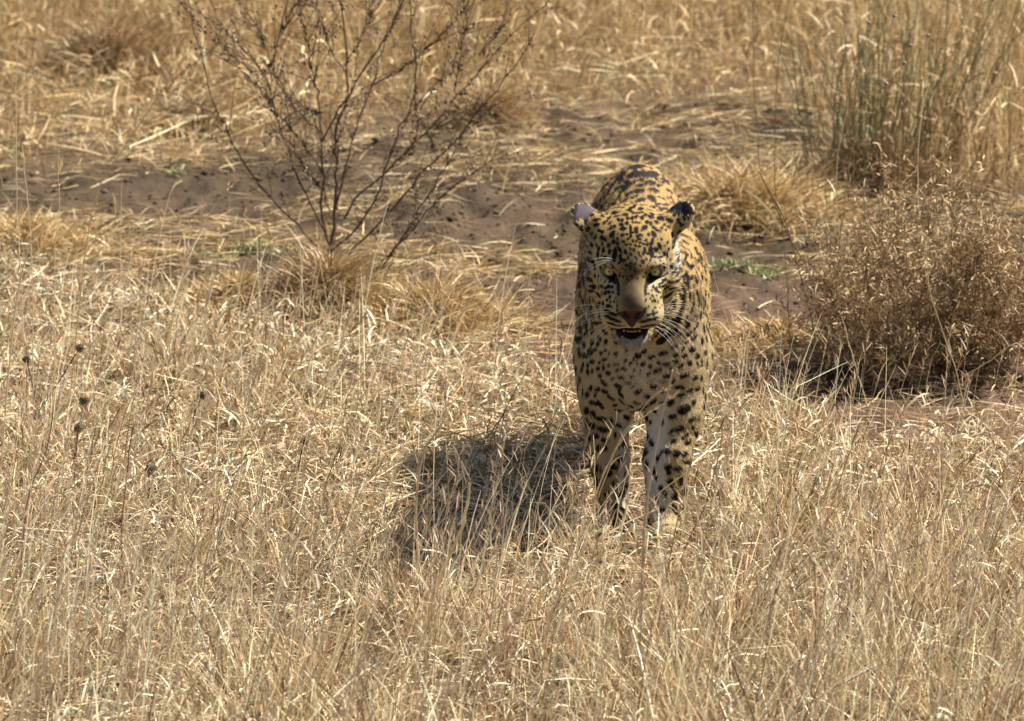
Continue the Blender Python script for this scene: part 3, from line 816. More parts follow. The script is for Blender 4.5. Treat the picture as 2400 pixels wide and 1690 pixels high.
marks(8.2, 1370, 370, grow=1.2, lst=[(1590,340,70,28,-40),(1560,450,80,22,-40),(1090,425,50,28),(930,480,85,25,35),(1080,530,88,28,10),(1440,530,50,22),(820,470,50,28,15),(700,560,60,22,15),(850,690,78,24,30),(1600,240,70,26,-40),(1720,360,60,18,-50),(1780,470,50,16,-50),(960,750,60,20,20),(700,450,60,24,35),(600,640,80,18,45),(740,640,70,18,40),(640,780,90,16,45),(780,820,90,18,35),(560,500,80,18,50),(480,620,80,18,60),(1500,780,80,14,-25),(1640,640,70,14,-35),(1750,600,60,14,-50),(1560,900,60,20,0),(1540,980,60,18,-10),(1410,890,50,16,5)])

# procedural spots for everywhere the photograph does not show them one by one
def fill_spots():
    rg = np.random.default_rng(5)
    C0 = np.array([s[0] for s in SP])
    order = rg.permutation(len(BV))[:42000]
    P = BV[order]; N = BN[order]
    H = to_head(P)
    headish = (P[:, 1] < -.13) & (P[:, 2] > .5)
    back = (P[:, 1] > .05) & (P[:, 2] > .52)
    r = np.where(headish, .013, np.where(P[:, 1] < .10, .021, np.where(back, .031, .027)))
    r = np.where((P[:, 2] < .1), .020, r)
    face = headish & (H[:, 1] > -.035)
    frontal = (N[:, 1] < -.25) & (P[:, 1] < .2) & (P[:, 2] > .04) & (P[:, 2] < .60)
    A = C0.copy(); AR = np.full(len(C0), 0.0)
    cells = {}
    g = .02
    def key(p): return tuple(np.floor(p / g).astype(int))
    for c in C0: cells.setdefault(key(c), []).append((c, 0))
    out = []
    for i in range(len(P)):
        if P[i, 2] < .006: continue
        p = P[i]; rr = r[i]
        if face[i] and abs(H[i, 0]) < .080:
            ax, fu = abs(H[i, 0]), H[i, 2]
            if fu < -.062 or (ax < .030 and fu < .004): continue
            if min(np.linalg.norm(p - e) for e in EYES) < .0275: continue
            rr = r[i] = .0092
        kx, ky, kz = key(p); n = int(math.ceil(rr / g)); ok = True
        for a in range(-n, n + 1):
            for b in range(-n, n + 1):
                for c in range(-n, n + 1):
                    for (q, f) in cells.get((kx + a, ky + b, kz + c), ()):
                        lim = rr if f else (rr * 1.05 if rr < .0093 else (.030 if frontal[i] else max(rr * .8, .015)))
                        if (q[0] - p[0]) ** 2 + (q[1] - p[1]) ** 2 + (q[2] - p[2]) ** 2 < lim * lim: ok = False; break
                    if not ok: break
                if not ok: break
            if not ok: break
        if not ok: continue
        cells.setdefault((kx, ky, kz), []).append((p, 1))
        out.append(i)
    for i in out:
        p, n, rr = P[i], N[i], r[i]
        d = np.array([0, 1, 0.0]) if p[2] > .35 and p[1] > .1 else np.array([0, .2, -1.0])
        a = d - n * (n @ d); a /= max(np.linalg.norm(a), 1e-6); b = np.cross(n, a)
        if rr >= .03 and p[2] > .42:
            # a rosette: broken ring of blots round a darker tawny centre
            m = rg.integers(3, 6); R0 = rr * .34; ph = rg.uniform(0, 6.28)
            for q in range(m):
                t = ph + q * 2 * PI / m + rg.uniform(-.2, .2)
                c = p + (a * math.cos(t) * 1.15 + b * math.sin(t)) * R0
                e1 = -a * math.sin(t) + b * math.cos(t); e2 = a * math.cos(t) + b * math.sin(t)
                SP.append((c, e1 * R0 * rg.uniform(.6, .95), e2 * R0 * rg.uniform(.36, .50), n, 0))
            SP.append((p, a * R0 * .95, b * R0 * .85, n, 1))
        else:
            k = rr * (rg.uniform(.22, .34) if face[i] else rg.uniform(.33, .46))
            SP.append((p, a * k * rg.uniform(1, 1.4), b * k * rg.uniform(.7, 1.0), n, 0))
fill_spots()
SC = np.array([s[0] for s in SP]); SA = np.array([s[1] for s in SP]); SB = np.array([s[2] for s in SP]); SN = np.array([s[3] for s in SP]); SK = np.array([s[4] for s in SP])
la = np.linalg.norm(SA, axis=1, keepdims=True); lb = np.linalg.norm(SB, axis=1, keepdims=True)
SM = np.maximum(la, lb)[:, 0]
# inverse of the 2x2 metric of (A, B) for oblique ellipses
gaa = (SA * SA).sum(1); gbb = (SB * SB).sum(1); gab = (SA * SB).sum(1); gd = np.maximum(gaa * gbb - gab ** 2, 1e-14)

def spot_value(P):
    """0 outside .. 1 inside the dark spots; second result the rosette filling"""
    dark = np.zeros(len(P)); fill = np.zeros(len(P))
    nz = .7 * vnoise(P[:, 0] * 260, P[:, 1] * 260, P[:, 2] * 260, 3) - .5 + .8 * (vnoise(P[:, 0] * 120, P[:, 1] * 120, P[:, 2] * 120, 9) - .5)
    bands = np.floor(P[:, 1] / .05).astype(int); 
    order = np.argsort(P[:, 1]); Ps = P[order]
    ysort = Ps[:, 1]
    for i in range(len(SC)):
        m = SM[i] * 1.6 + .002
        a, b = np.searchsorted(ysort, [SC[i, 1] - m, SC[i, 1] + m])
        if b <= a: continue
        d = Ps[a:b] - SC[i]
        q = (np.abs(d[:, 0]) < m) & (np.abs(d[:, 2]) < m)
        if not q.any(): continue
        ii = order[a:b][q]; d = d[q]
        da, db = d @ SA[i], d @ SB[i]
        u = (gbb[i] * da - gab[i] * db) / gd[i]; v = (gaa[i] * db - gab[i] * da) / gd[i]
        h = d @ SN[i]
        rr = np.sqrt(u * u + v * v + (h / max(SM[i], .008)) ** 2 * .3) * .90
        rr = rr + nz[ii] * np.clip(.004 / max(SM[i], .004), .2, .7)
        val = 1 - sstep(.82, 1.14, rr)
        if SK[i] == 0: dark[ii] = np.maximum(dark[ii], val)
        else: fill[ii] = np.maximum(fill[ii], val)
    return dark, fill

EYES_A = np.array(EYES)
def coat(P, N, spotshift=True):
    """colour of the coat at points of the hide, and how much is bare dark skin"""
    n = len(P)
    x, y, z = P.T
    H = to_head(P); hx, hf, hu = H.T
    n1 = vnoise(x * 30, y * 30, z * 30, 5); n2 = vnoise(x * 90, y * 90, z * 90, 6)
    gold = np.array([.285, .180, .070]); buff = np.array([.34, .250, .125]); white = np.array([.48, .44, .375]); grey = np.array([.42, .345, .235])
    # trunk: golden along the back, paler flanks, white below and inside the legs
    up = sstep(.44, .68, z)
    c = buff[None] * (1 - up[:, None]) + gold[None] * up[:, None]
    low = sstep(.38, .28, z) * sstep(.10, .3, y)
    c = c * (1 - low[:, None]) + white * low[:, None]
    # throat and chest a greyer white
    ch = sstep(.16, .02, y) * np.exp(-((x + .02) / .095) ** 2) * sstep(.70, .50, z) * sstep(.25, .33, z)
    c = c * (1 - .75 * ch[:, None]) + np.array([.40, .345, .27]) * .75 * ch[:, None]
    # inner sides of the forelegs
    inner = np.where(x > -.01, sstep(.066, .034, x), sstep(-.070, -.048, x)) * sstep(.36, .27, z) * sstep(.05, .11, z) * (y < .3)
    c = c * (1 - inner[:, None]) + white * inner[:, None]
    # head
    hm = sstep(-.16, -.10, hf) * sstep(.45, .53, z) * (y < -.05)
    hgold = np.array([.300, .195, .070]); cheek = np.array([.335, .255, .128])
    k = sstep(.02, -.05, hu) * 1.0 + .75 * sstep(.035, .065, np.abs(hx)) * sstep(.075, .03, hu)
    k = np.clip(k, 0, 1)[:, None]
    hc = hgold * (1 - k) + cheek * k
    # pale patch over each eye, and a white crescent under it
    for s in (-1, 1):
        g = np.exp(-(((hx - s * .050) / .017) ** 2 + ((hu - .026) / .010) ** 2))[:, None]
        hc = hc * (1 - .10 * g) + white * .10 * g
        g = (np.exp(-(((hx - s * .052) / .020) ** 2 + ((hu + .0170) / .0028) ** 2)) * (hf > -.03))[:, None]
        hc = hc * (1 - .35 * g) + white * .35 * g
    # nose ridge: grey-brown, freckled gold
    g = (np.exp(-(hx / .028) ** 2) * sstep(-.010, .020, hf) * sstep(-.085, -.060, hu))[:, None]
    hc = hc * (1 - .96 * g) + (np.array([.066, .046, .020]) * (.40 + 1.1 * n2[:, None])) * .96 * g
    g = (np.exp(-(hx / .022) ** 2) * np.exp(-((hf - .095) / .018) ** 2) * sstep(-.075, -.05, hu))[:, None]
    hc = hc * (1 - .7 * g) + np.array([.045, .034, .024]) * .7 * g
    fr = (np.exp(-(hx / .024) ** 2) * sstep(.075, .035, hf) * sstep(-.03, -.01, hf) * sstep(.045, .03, hu) * (vnoise(x * 330, y * 330, z * 330, 55) > .60))[:, None]
    hc = hc * (1 - .75 * fr) + np.array([.05, .035, .02]) * .75 * fr
    # lips white; the chin's white dimmed to paint the shade on it
    g = (sstep(-.122, -.138, hu) * (hf > .01) * sstep(.046, .030, np.abs(hx)))[:, None]
    hc = hc * (1 - g) + white * .45 * g
    g = ((hu < -.128) & (hf > .0) & (vnoise(x * 260, y * 260, z * 120, 58) > .56))[:, None] * hm[:, None]
    hc = hc * (1 - .55 * g) + np.array([.10, .08, .06]) * .55 * g
    g = (np.exp(-(hx / .020) ** 2) * np.exp(-((hu + .095) / .014) ** 2) * (hf > .05))[:, None]
    hc = hc * (1 - .7 * g) + white * .7 * g
    # pale ruff at the edge of the cheeks, below the ears
    g = (sstep(.088, .102, np.abs(hx)) * sstep(.07, .05, hu) * np.where(hx > 0, sstep(-.05, -.01, hu), .3))[:, None]
    hc = hc * (1 - .85 * g) + white * .85 * g
    c = c * (1 - hm[:, None]) + hc * hm[:, None]
    c = c * (.88 + .24 * n1)[:, None] * (.92 + .16 * n2)[:, None]
    dark, fill = spot_value(P)
    tawny = np.array([.26, .145, .055])
    c = c * (1 - .65 * fill[:, None]) + tawny * .65 * fill[:, None]
    black = np.array([.0085, .0062, .0055]); back_sheen = np.where((z > .6) & (y > .1), 1.0, 0.0)[:, None] * np.array([.012, .009, .008])  # spots along the back painted lighter to stand in for coat sheen
    c = c * (1 - dark[:, None]) + (black + back_sheen) * dark[:, None]
    skin = np.zeros(n)
    # ears: backs black with a bare grey patch, rims buff
    for (ec, A, s) in EARS:
        q = (P - ec) @ A.T
        ear = (np.abs(q[:, 0]) < .016) & (np.abs(q[:, 1]) < .047) & (np.abs(q[:, 2]) < .044)
        back = q[:, 0] < .002
        r = np.sqrt((q[:, 1] / .042) ** 2 + (q[:, 2] / .036) ** 2)
        upw = (P - ec)[:, 2]
        patch = ear & back & (q[:, 1] > -.022) & (upw > (.006 if s > 0 else -.002) + .014 * (n1 - .5)) & (r < .88 + .2 * (n2 - .5))
        c[ear] = np.array([.37, .27, .13]) * (.9 + .2 * n2[ear, None])
        c[ear & (q[:, 1] < .0)] = np.array([.31, .205, .075])
        c[ear & (dark > .5)] = np.array([.022, .017, .015]); c[patch] = np.array([.022, .019, .022])
        core = patch & (q[:, 1] > -.012) & (q[:, 1] < .030) & (upw > .0)
        if s < 0:
            c[core] = np.array([.070, .063, .070]); skin[core] = 1
            blood = core & (vnoise(x * 420, y * 420, z * 420, 77) > .68) & (np.abs(q[:, 2]) < .010)
            c[blood] = np.array([.16, .03, .025])
        else:
            core = patch & (q[:, 1] > -.008) & (q[:, 1] < .012)
            c[core] = np.array([.060, .057, .066]); skin[core] = .5
    # eyelids: black rims and the dark run from the inner corner down beside the nose
    for e, s in ((0, -1), (1, 1)):
        q = H - to_head(EYES_A[e])
        cr, sr = math.cos(R(14) * s), math.sin(R(14) * s)
        qx, qu = q[:, 0] * cr + q[:, 2] * sr, -q[:, 0] * sr + q[:, 2] * cr
        rr = np.sqrt((qx / .0225) ** 2 + ((qu + .0015) / .0118) ** 2)
        rim = (rr < 1.0) & (hf > -.035)
        c[rim] = np.array([.014, .011, .011]); skin[rim] = 1
        t = np.sqrt(((hx - s * (.0315 + .10 * (hu + .006))) / .0038) ** 2 + ((hu + .014) / .012) ** 2)
        tear = (t < 1.0 + .3 * (n2 - .5)) & (hf > -.01)
        c[tear] = np.array([.020, .015, .014])
        lidtop = (np.abs(qu - .0175 - 3 * qx ** 2) < .0016) & (np.abs(qx) < .024) & (hf > -.035)
        c[lidtop] *= .45
    # mouth: black lips, dark red inside
    mo = (hf > .005) & (np.abs(hx) < .050) & (hu < -.100) & (hu > -.140) & (np.sqrt((hx / .047) ** 2 + ((hf - .09) / .060) ** 2 + ((hu + .120) / .0150) ** 2) < 1)
    c[mo] = np.array([.018, .008, .007]); skin[mo] = 1
    lip = (~mo) & (hf > .0) & (np.sqrt((hx / .053) ** 2 + ((hf - .09) / .064) ** 2 + ((hu + .123) / .0205) ** 2) < 1) & (np.abs(hx) > .024)
    c[lip] = np.array([.020, .014, .014]); skin[lip] = 1
    # nose leather
    no = (hf > .088) & (np.abs(hx) < .0250 - .85 * np.maximum(0, -.056 - hu)) & (hu < -.0490 - 6 * hx ** 2) & (hu > -.088)
    c[no] = np.array([.060, .027, .017]) * (.8 + .4 * n2[no, None]); skin[no] = 1
    edge = (hf > .085) & (~no) & (np.abs(hx) < .0305 - .85 * np.maximum(0, -.056 - hu)) & (hu < -.0475 - 6 * hx ** 2) & (hu > -.094)
    c[edge] = np.array([.03, .02, .018]); skin[edge] = 1
    nost = (hf > .09) & (np.sqrt(((np.abs(hx) - .0135 + .5 * (-.058 - hu)) / .0055) ** 2 + ((hu + .060) / .009) ** 2) < 1)
    c[nost] = np.array([.012, .009, .009]); skin[nost] = 1
    phil = (hf > .08) & (np.abs(hx) < .0018) & (hu < -.085) & (hu > -.105)
    c[phil] = np.array([.03, .02, .018])
    return np.clip(c, .004, .85), skin

BC, BS = coat(BV, BN)
body = mesh_np('body', BV + OFF, BF, mat_col('hide', rough=0.7, spec=0.06, bump=.35, bscale=500), leopard, cols=BC, smooth=True)

def fur():
    rg = np.random.default_rng(3)
    T = np.concatenate([BF[:, [0, 1, 2]], BF[:, [0, 2, 3]]])
    A, B, C = BV[T[:, 0]], BV[T[:, 1]], BV[T[:, 2]]
    cr = np.cross(B - A, C - A); area = np.linalg.norm(cr, axis=1) / 2; fn = cr / np.maximum(np.linalg.norm(cr, axis=1, keepdims=True), 1e-12)
    cen = (A + B + C) / 3
    w = area.copy()
    front = cen[:, 1] < -.05
    w *= np.where(front, 2.6, np.where(cen[:, 1] < .25, 1.5, np.where(cen[:, 2] > .5, 1.0, .45)))
    w *= np.where(fn[:, 1] > .5, .35, 1.0)
    NH = 330000
    t = rg.choice(len(T), NH, p=w / w.sum())
    u, v = rg.uniform(0, 1, (2, NH)); f = u + v > 1; u[f] = 1 - u[f]; v[f] = 1 - v[f]
    P = A[t] + (B - A)[t] * u[:, None] + (C - A)[t] * v[:, None]
    Nn = BN[T[t, 0]] * (1 - u - v)[:, None] + BN[T[t, 1]] * u[:, None] + BN[T[t, 2]] * v[:, None]
    Nn /= np.maximum(np.linalg.norm(Nn, axis=1, keepdims=True), 1e-9)
    c, skin = coat(P, Nn)
    H = to_head(P); hx, hf, hu = H.T
    keep = skin < .6
    # keep the hair out of the eyes and mouth
    for e in EYES_A: keep &= np.linalg.norm(P - e, axis=1) > ER + .004
    P, Nn, c, H = P[keep], Nn[keep], c[keep], H[keep]; hx, hf, hu = H.T; n = len(P)
    x, y, z = P.T
    # lie of the coat
    D = np.stack([np.zeros(n), np.full(n, 1.0), np.full(n, -.25)], 1)
    leg = sstep(.42, .30, z)[:, None]
    D = D * (1 - leg) + np.array([0, .15, -1.0]) * leg
    chest = (sstep(.12, .0, y) * sstep(.66, .55, z) * (y > -.2))[:, None]
    D = D * (1 - chest) + (np.stack([np.sign(x + .01) * .35, np.full(n, .25), np.full(n, -1.0)], 1)) * chest
    hm = (sstep(-.17, -.12, hf) * sstep(.45, .52, z) * (y < -.05))[:, None]
    rad = np.stack([hx * 1.3, hf - .125, (hu + .050) * 1.0], 1)
    rad = rad / np.maximum(np.linalg.norm(rad, axis=1, keepdims=True), 1e-6)
    D = D * (1 - hm) + (rad @ HM.T) * hm
    D = D - Nn * (D * Nn).sum(1, keepdims=True); D /= np.maximum(np.linalg.norm(D, axis=1, keepdims=True), 1e-6)
    lift = .22 * np.ones(n)
    L = .0085 + .003 * rg.uniform(0, 1, n)
    L = np.where(hm[:, 0] > .5, .0045 + .0025 * sstep(.02, -.08, hf), L)
    ruff = (hm[:, 0] > .5) & (np.abs(hx) > .088) & (hu < .05)
    L = np.where(ruff, .012, L); lift = np.where(ruff, .4, lift)
    chin = (hm[:, 0] > .5) & (hu < -.130) & (hf > -.02)
    L = np.where(chin, .012, L); lift = np.where(chin, .5, lift)
    ridge = (hm[:, 0] > .5) & (np.abs(hx) < .035) & (hf > .0)
    L = np.where(ridge, .005, L)
    nearmouth = (hf > .05) & (hu < -.085) & (hu > -.118)
    L = np.where(nearmouth, .0045, L)
    L = np.where((z < .07), .007, L)
    L = np.where((y < .15) & (z < .62) & (hm[:, 0] < .5) & (z > .30), .0095, L)
    for e in EYES_A:
        d = np.linalg.norm(P - e, axis=1)
        L = np.where(d < .034, np.minimum(L, .0045), L)
    D2 = D + Nn * (lift * rg.uniform(.5, 1.5, n))[:, None] + rg.normal(0, .12, (n, 3))
    D2 /= np.linalg.norm(D2, axis=1, keepdims=True)
    L = L * rg.uniform(.6, 1.25, n)
    W = np.cross(D2, Nn); W /= np.maximum(np.linalg.norm(W, axis=1, keepdims=True), 1e-6)
    hw = rg.uniform(.00045, .00085, n)[:, None]
    base = P - Nn * .001
    V = np.stack([base - W * hw, base + W * hw, base + D2 * L[:, None]], 1).reshape(-1, 3) + OFF
    F = np.arange(3 * n).reshape(-1, 3)
    c = c * rg.uniform(.72, 1.25, (n, 1))
    C3 = np.repeat(c[:, None], 3, 1)
    C3[:, 2] = C3[:, 2] * 1.05
    # fur shades like the form it lies on, each hair a little off
    SNm = Nn * 1.0 + D2 * .25 + rg.normal(0, .42, (n, 3)); SNm /= np.linalg.norm(SNm, axis=1, keepdims=True)
    o = mesh_np('fur', V, F, mat_col('fur', rough=0.7, spec=0.05), leopard, cols=np.clip(C3.reshape(-1, 3), .003, .9), smooth=True, normals=np.repeat(SNm[:, None], 3, 1).reshape(-1, 3))
    tag(o, kind='stuff')
fur()

def uv_ball(c, r, n=24, m=16):
    th = np.linspace(0, PI, m); ph = np.linspace(0, 2 * PI, n, endpoint=False)
    V = np.array([[math.sin(a) * math.cos(b), math.sin(a) * math.sin(b), math.cos(a)] for a in th for b in ph])
    F = np.array([[i * n + j, (i + 1) * n + j, (i + 1) * n + (j + 1) % n, i * n + (j + 1) % n] for i in range(m - 1) for j in range(n)])
    return V * np.asarray(r) + c, F, V

M_eye = mat_col('eyeball', rough=0.08, spec=0.5)
M_pupil = mat_plain('pupil', (.006, .006, .006), rough=.1)
M_horn = mat_plain('whisker_hair', (.62, .60, .56), rough=.35)
def face_parts():
    for e, s in zip(EYES, (-1, 1)):
        V, F, U = uv_ball(np.zeros(3), ER, 32, 24)
        g = (HM @ np.array([-s * .06, 1.0, .25])); g /= np.linalg.norm(g)      # gaze: at the viewer
        ang = np.degrees(np.arccos(np.clip(U @ g, -1, 1)))
        c = np.zeros((len(V), 3)) + np.array([.03, .02, .016])
        iris = ang < 36
        c[iris] = np.array([.42, .35, .15]); c[(ang < 36) & (ang > 31)] = np.array([.09, .08, .04])
        eye = mesh_np('eye', V + e + OFF, F, M_eye, leopard, cols=c, smooth=True)
        pc = e + g * (ER - .0008)
        M = rot_axes(g, [0, 0, 1])
        Vp, Fp, _ = uv_ball(np.zeros(3), (.0014, .0030, .0030), 12, 8)
        pup = mesh_np('pupil', Vp @ M + pc + OFF, Fp, M_pupil, None, smooth=True)
        pup.parent = eye; pup.matrix_parent_inverse = eye.matrix_world.inverted() if False else Matrix.Identity(4)
        eye_off = leopard.location
        pup.matrix_parent_inverse = Matrix.Translation(-Vector(eye_off)) @ Matrix.Identity(4) if False else Matrix.Identity(4)
    # teeth of the upper jaw
    M_tooth = mat_plain('tooth', (.22, .17, .09), rough=.25)
    for i in range(6):
        tx_ = (i - 2.5) * .0042
        V, F, _ = uv_ball(hd(tx_, .088 - 12 * tx_ ** 2, -.1105), (.0020, .0022, .0024), 8, 6)
        mesh_np('tooth', V + OFF, F, M_tooth, leopard, smooth=True)
    for s in (-1, 1):
        V, F, _ = uv_ball(hd(s * .0175, .084, -.1105), (.0026, .0030, .0036), 10, 8)
        mesh_np('tooth', V + OFF, F, M_tooth, leopard, smooth=True)
    V, F, _ = uv_ball(np.zeros(3), (.024, .035, .006), 20, 10)
    mesh_np('tongue', V @ HM.T + hd(0, .028, -.128) + OFF, F, mat_plain('tongue', (.07, .020, .016), rough=.35), leopard, smooth=True)
    # whiskers
    rg = np.random.default_rng(12)
    for s in (-1, 1):
        for i in range(13):
            row = i % 4; col_ = i // 4
            b = hd(s * (.045 + .006 * col_), .085 - .012 * col_, -.066 - .010 * row)
            h = bvh.find_nearest(Vector(b + OFF))
            b = np.array(h[0]) - OFF
            L = rg.uniform(.065, .125)
            d = HM @ np.array([s * rg.uniform(.8, 1.0), rg.uniform(.05, .45), .22 - .22 * row + rg.uniform(-.08, .08)])
            whisk(b, d / np.linalg.norm(d), L, rg.uniform(-1.3, -.6), rg)
        for i in range(3):      # brow
            b = np.array(bvh.find_nearest(Vector(hd(s * (.040 + .004 * i), .01, .030 - .004 * i) + OFF))[0]) - OFF
            d = HM @ np.array([s * .9, .35, .45 - .25 * i])
            whisk(b, d / np.linalg.norm(d), rg.uniform(.05, .075), -.6, rg)

def whisk(b, d, L, droop, rg):
    K = 9; p = b.copy(); P = [p.copy()]
    for k in range(K - 1):
        p = p + d * L / (K - 1); P.append(p.copy())
        d = d + np.array([0, 0, droop / (K - 1)]); d /= np.linalg.norm(d)
    P = np.array(P); r = .00034 * np.linspace(1, .25, K)
    V, F = tube_arrays(P, r, 4)
    mesh_np('whisker', V + OFF, F, M_horn, leopard, smooth=True)

def tube_arrays(P, r, sides=5):
    P = np.asarray(P, float); K = len(P)
    T = np.gradient(P, axis=0); T /= np.maximum(np.linalg.norm(T, axis=1, keepdims=True), 1e-9)
    ref = np.array([0.31, 0.17, 0.93]) if abs(T[:, 2]).mean() < .8 else np.array([1.0, .2, 0])
    A = np.cross(T, ref); A /= np.maximum(np.linalg.norm(A, axis=1, keepdims=True), 1e-9); B = np.cross(T, A)
    ph = np.linspace(0, 2 * PI, sides, endpoint=False)
    V = (P[:, None] + (A[:, None] * np.cos(ph)[None, :, None] + B[:, None] * np.sin(ph)[None, :, None]) * np.asarray(r)[:, None, None]).reshape(-1, 3)
    i = np.arange(K - 1)[:, None] * sides; j = np.arange(sides)[None]
    F = np.stack([i + j, i + (j + 1) % sides, i + sides + (j + 1) % sides, i + sides + j], -1).reshape(-1, 4)
    return V, F
face_parts()
# ------------------------------------------------------------------ plants that can be told apart
M_bark = mat_col('twig_bark', rough=0.75, spec=0.15, bump=.4, bscale=400)
M_leaf = mat_col('dead_leaf', rough=0.6, spec=0.2, transl=0.12)
M_green = mat_col('green_leaf', rough=0.5, spec=0.3, transl=0.25)
prng = np.random.default_rng(21)

def smooth_path(P, n=14):
    """Catmull-Rom through the points"""
    P = np.asarray(P, float)
    if len(P) == 2: return P[0] + (P[1] - P[0]) * np.linspace(0, 1, n)[:, None]
    Q = np.concatenate([[2 * P[0] - P[1]], P, [2 * P[-1] - P[-2]]])
    out = []
    m = len(P) - 1
    for t in np.linspace(0, m - 1e-6, n):
        i = int(t); f = t - i
        a, b, c, d = Q[i:i + 4]
        out.append(.5 * ((2 * b) + (-a + c) * f + (2 * a - 5 * b + 4 * c - d) * f * f + (-a + 3 * b - 3 * c + d) * f ** 3))
    return np.array(out)

def gz(x, y): return float(ground_h(np.array([x]), np.array([y]))[0])

def tube_obj(name, P, r, col, mat, parent, sides=5):
    V, F = tube_arrays(P, r, sides)
    c = np.asarray(col); c = np.repeat(c[None], len(V), 0) if c.ndim == 1 else c
    return mesh_np(name, V, F, mat, parent, cols=c, smooth=True)

class Bits:
    """collects tubes and ribbons of one part"""
    def __init__(s): s.V = []; s.Q = []; s.T = []; s.C = []; s.n = 0
    def tube(s, P, r, col, sides=4):
        V, F = tube_arrays(P, r, sides)
        s.V.append(V); s.Q.append(F + s.n); s.C.append(np.repeat(np.asarray(col)[None], len(V), 0)); s.n += len(V)
    def ribbons(s, P, W, C):
        r = Ribbons(); r.add(P, W, C)
        V = np.concatenate(r.V); s.V.append(V); s.T.append(np.concatenate(r.F) + s.n); s.C.append(np.concatenate(r.C)); s.n += len(V)
    def blob(s, c, r, col):
        V, F, U = uv_ball(np.zeros(3), 1, 7, 5)
        V = U * np.asarray(r) * prng.uniform(.75, 1.2, (len(U), 1)) + c
        s.V.append(V); s.Q.append(F + s.n); s.C.append(np.asarray(col)[None] * prng.uniform(.7, 1.3, (len(V), 1))); s.n += len(V)
    def build(s, name, mat, parent):
        Fs = []
        if s.Q: Fs.append(np.concatenate(s.Q))
        if s.T: Fs.append(np.concatenate(s.T))
        return mesh_np(name, np.concatenate(s.V), Fs, mat, parent, cols=np.clip(np.concatenate(s.C), .01, .85))

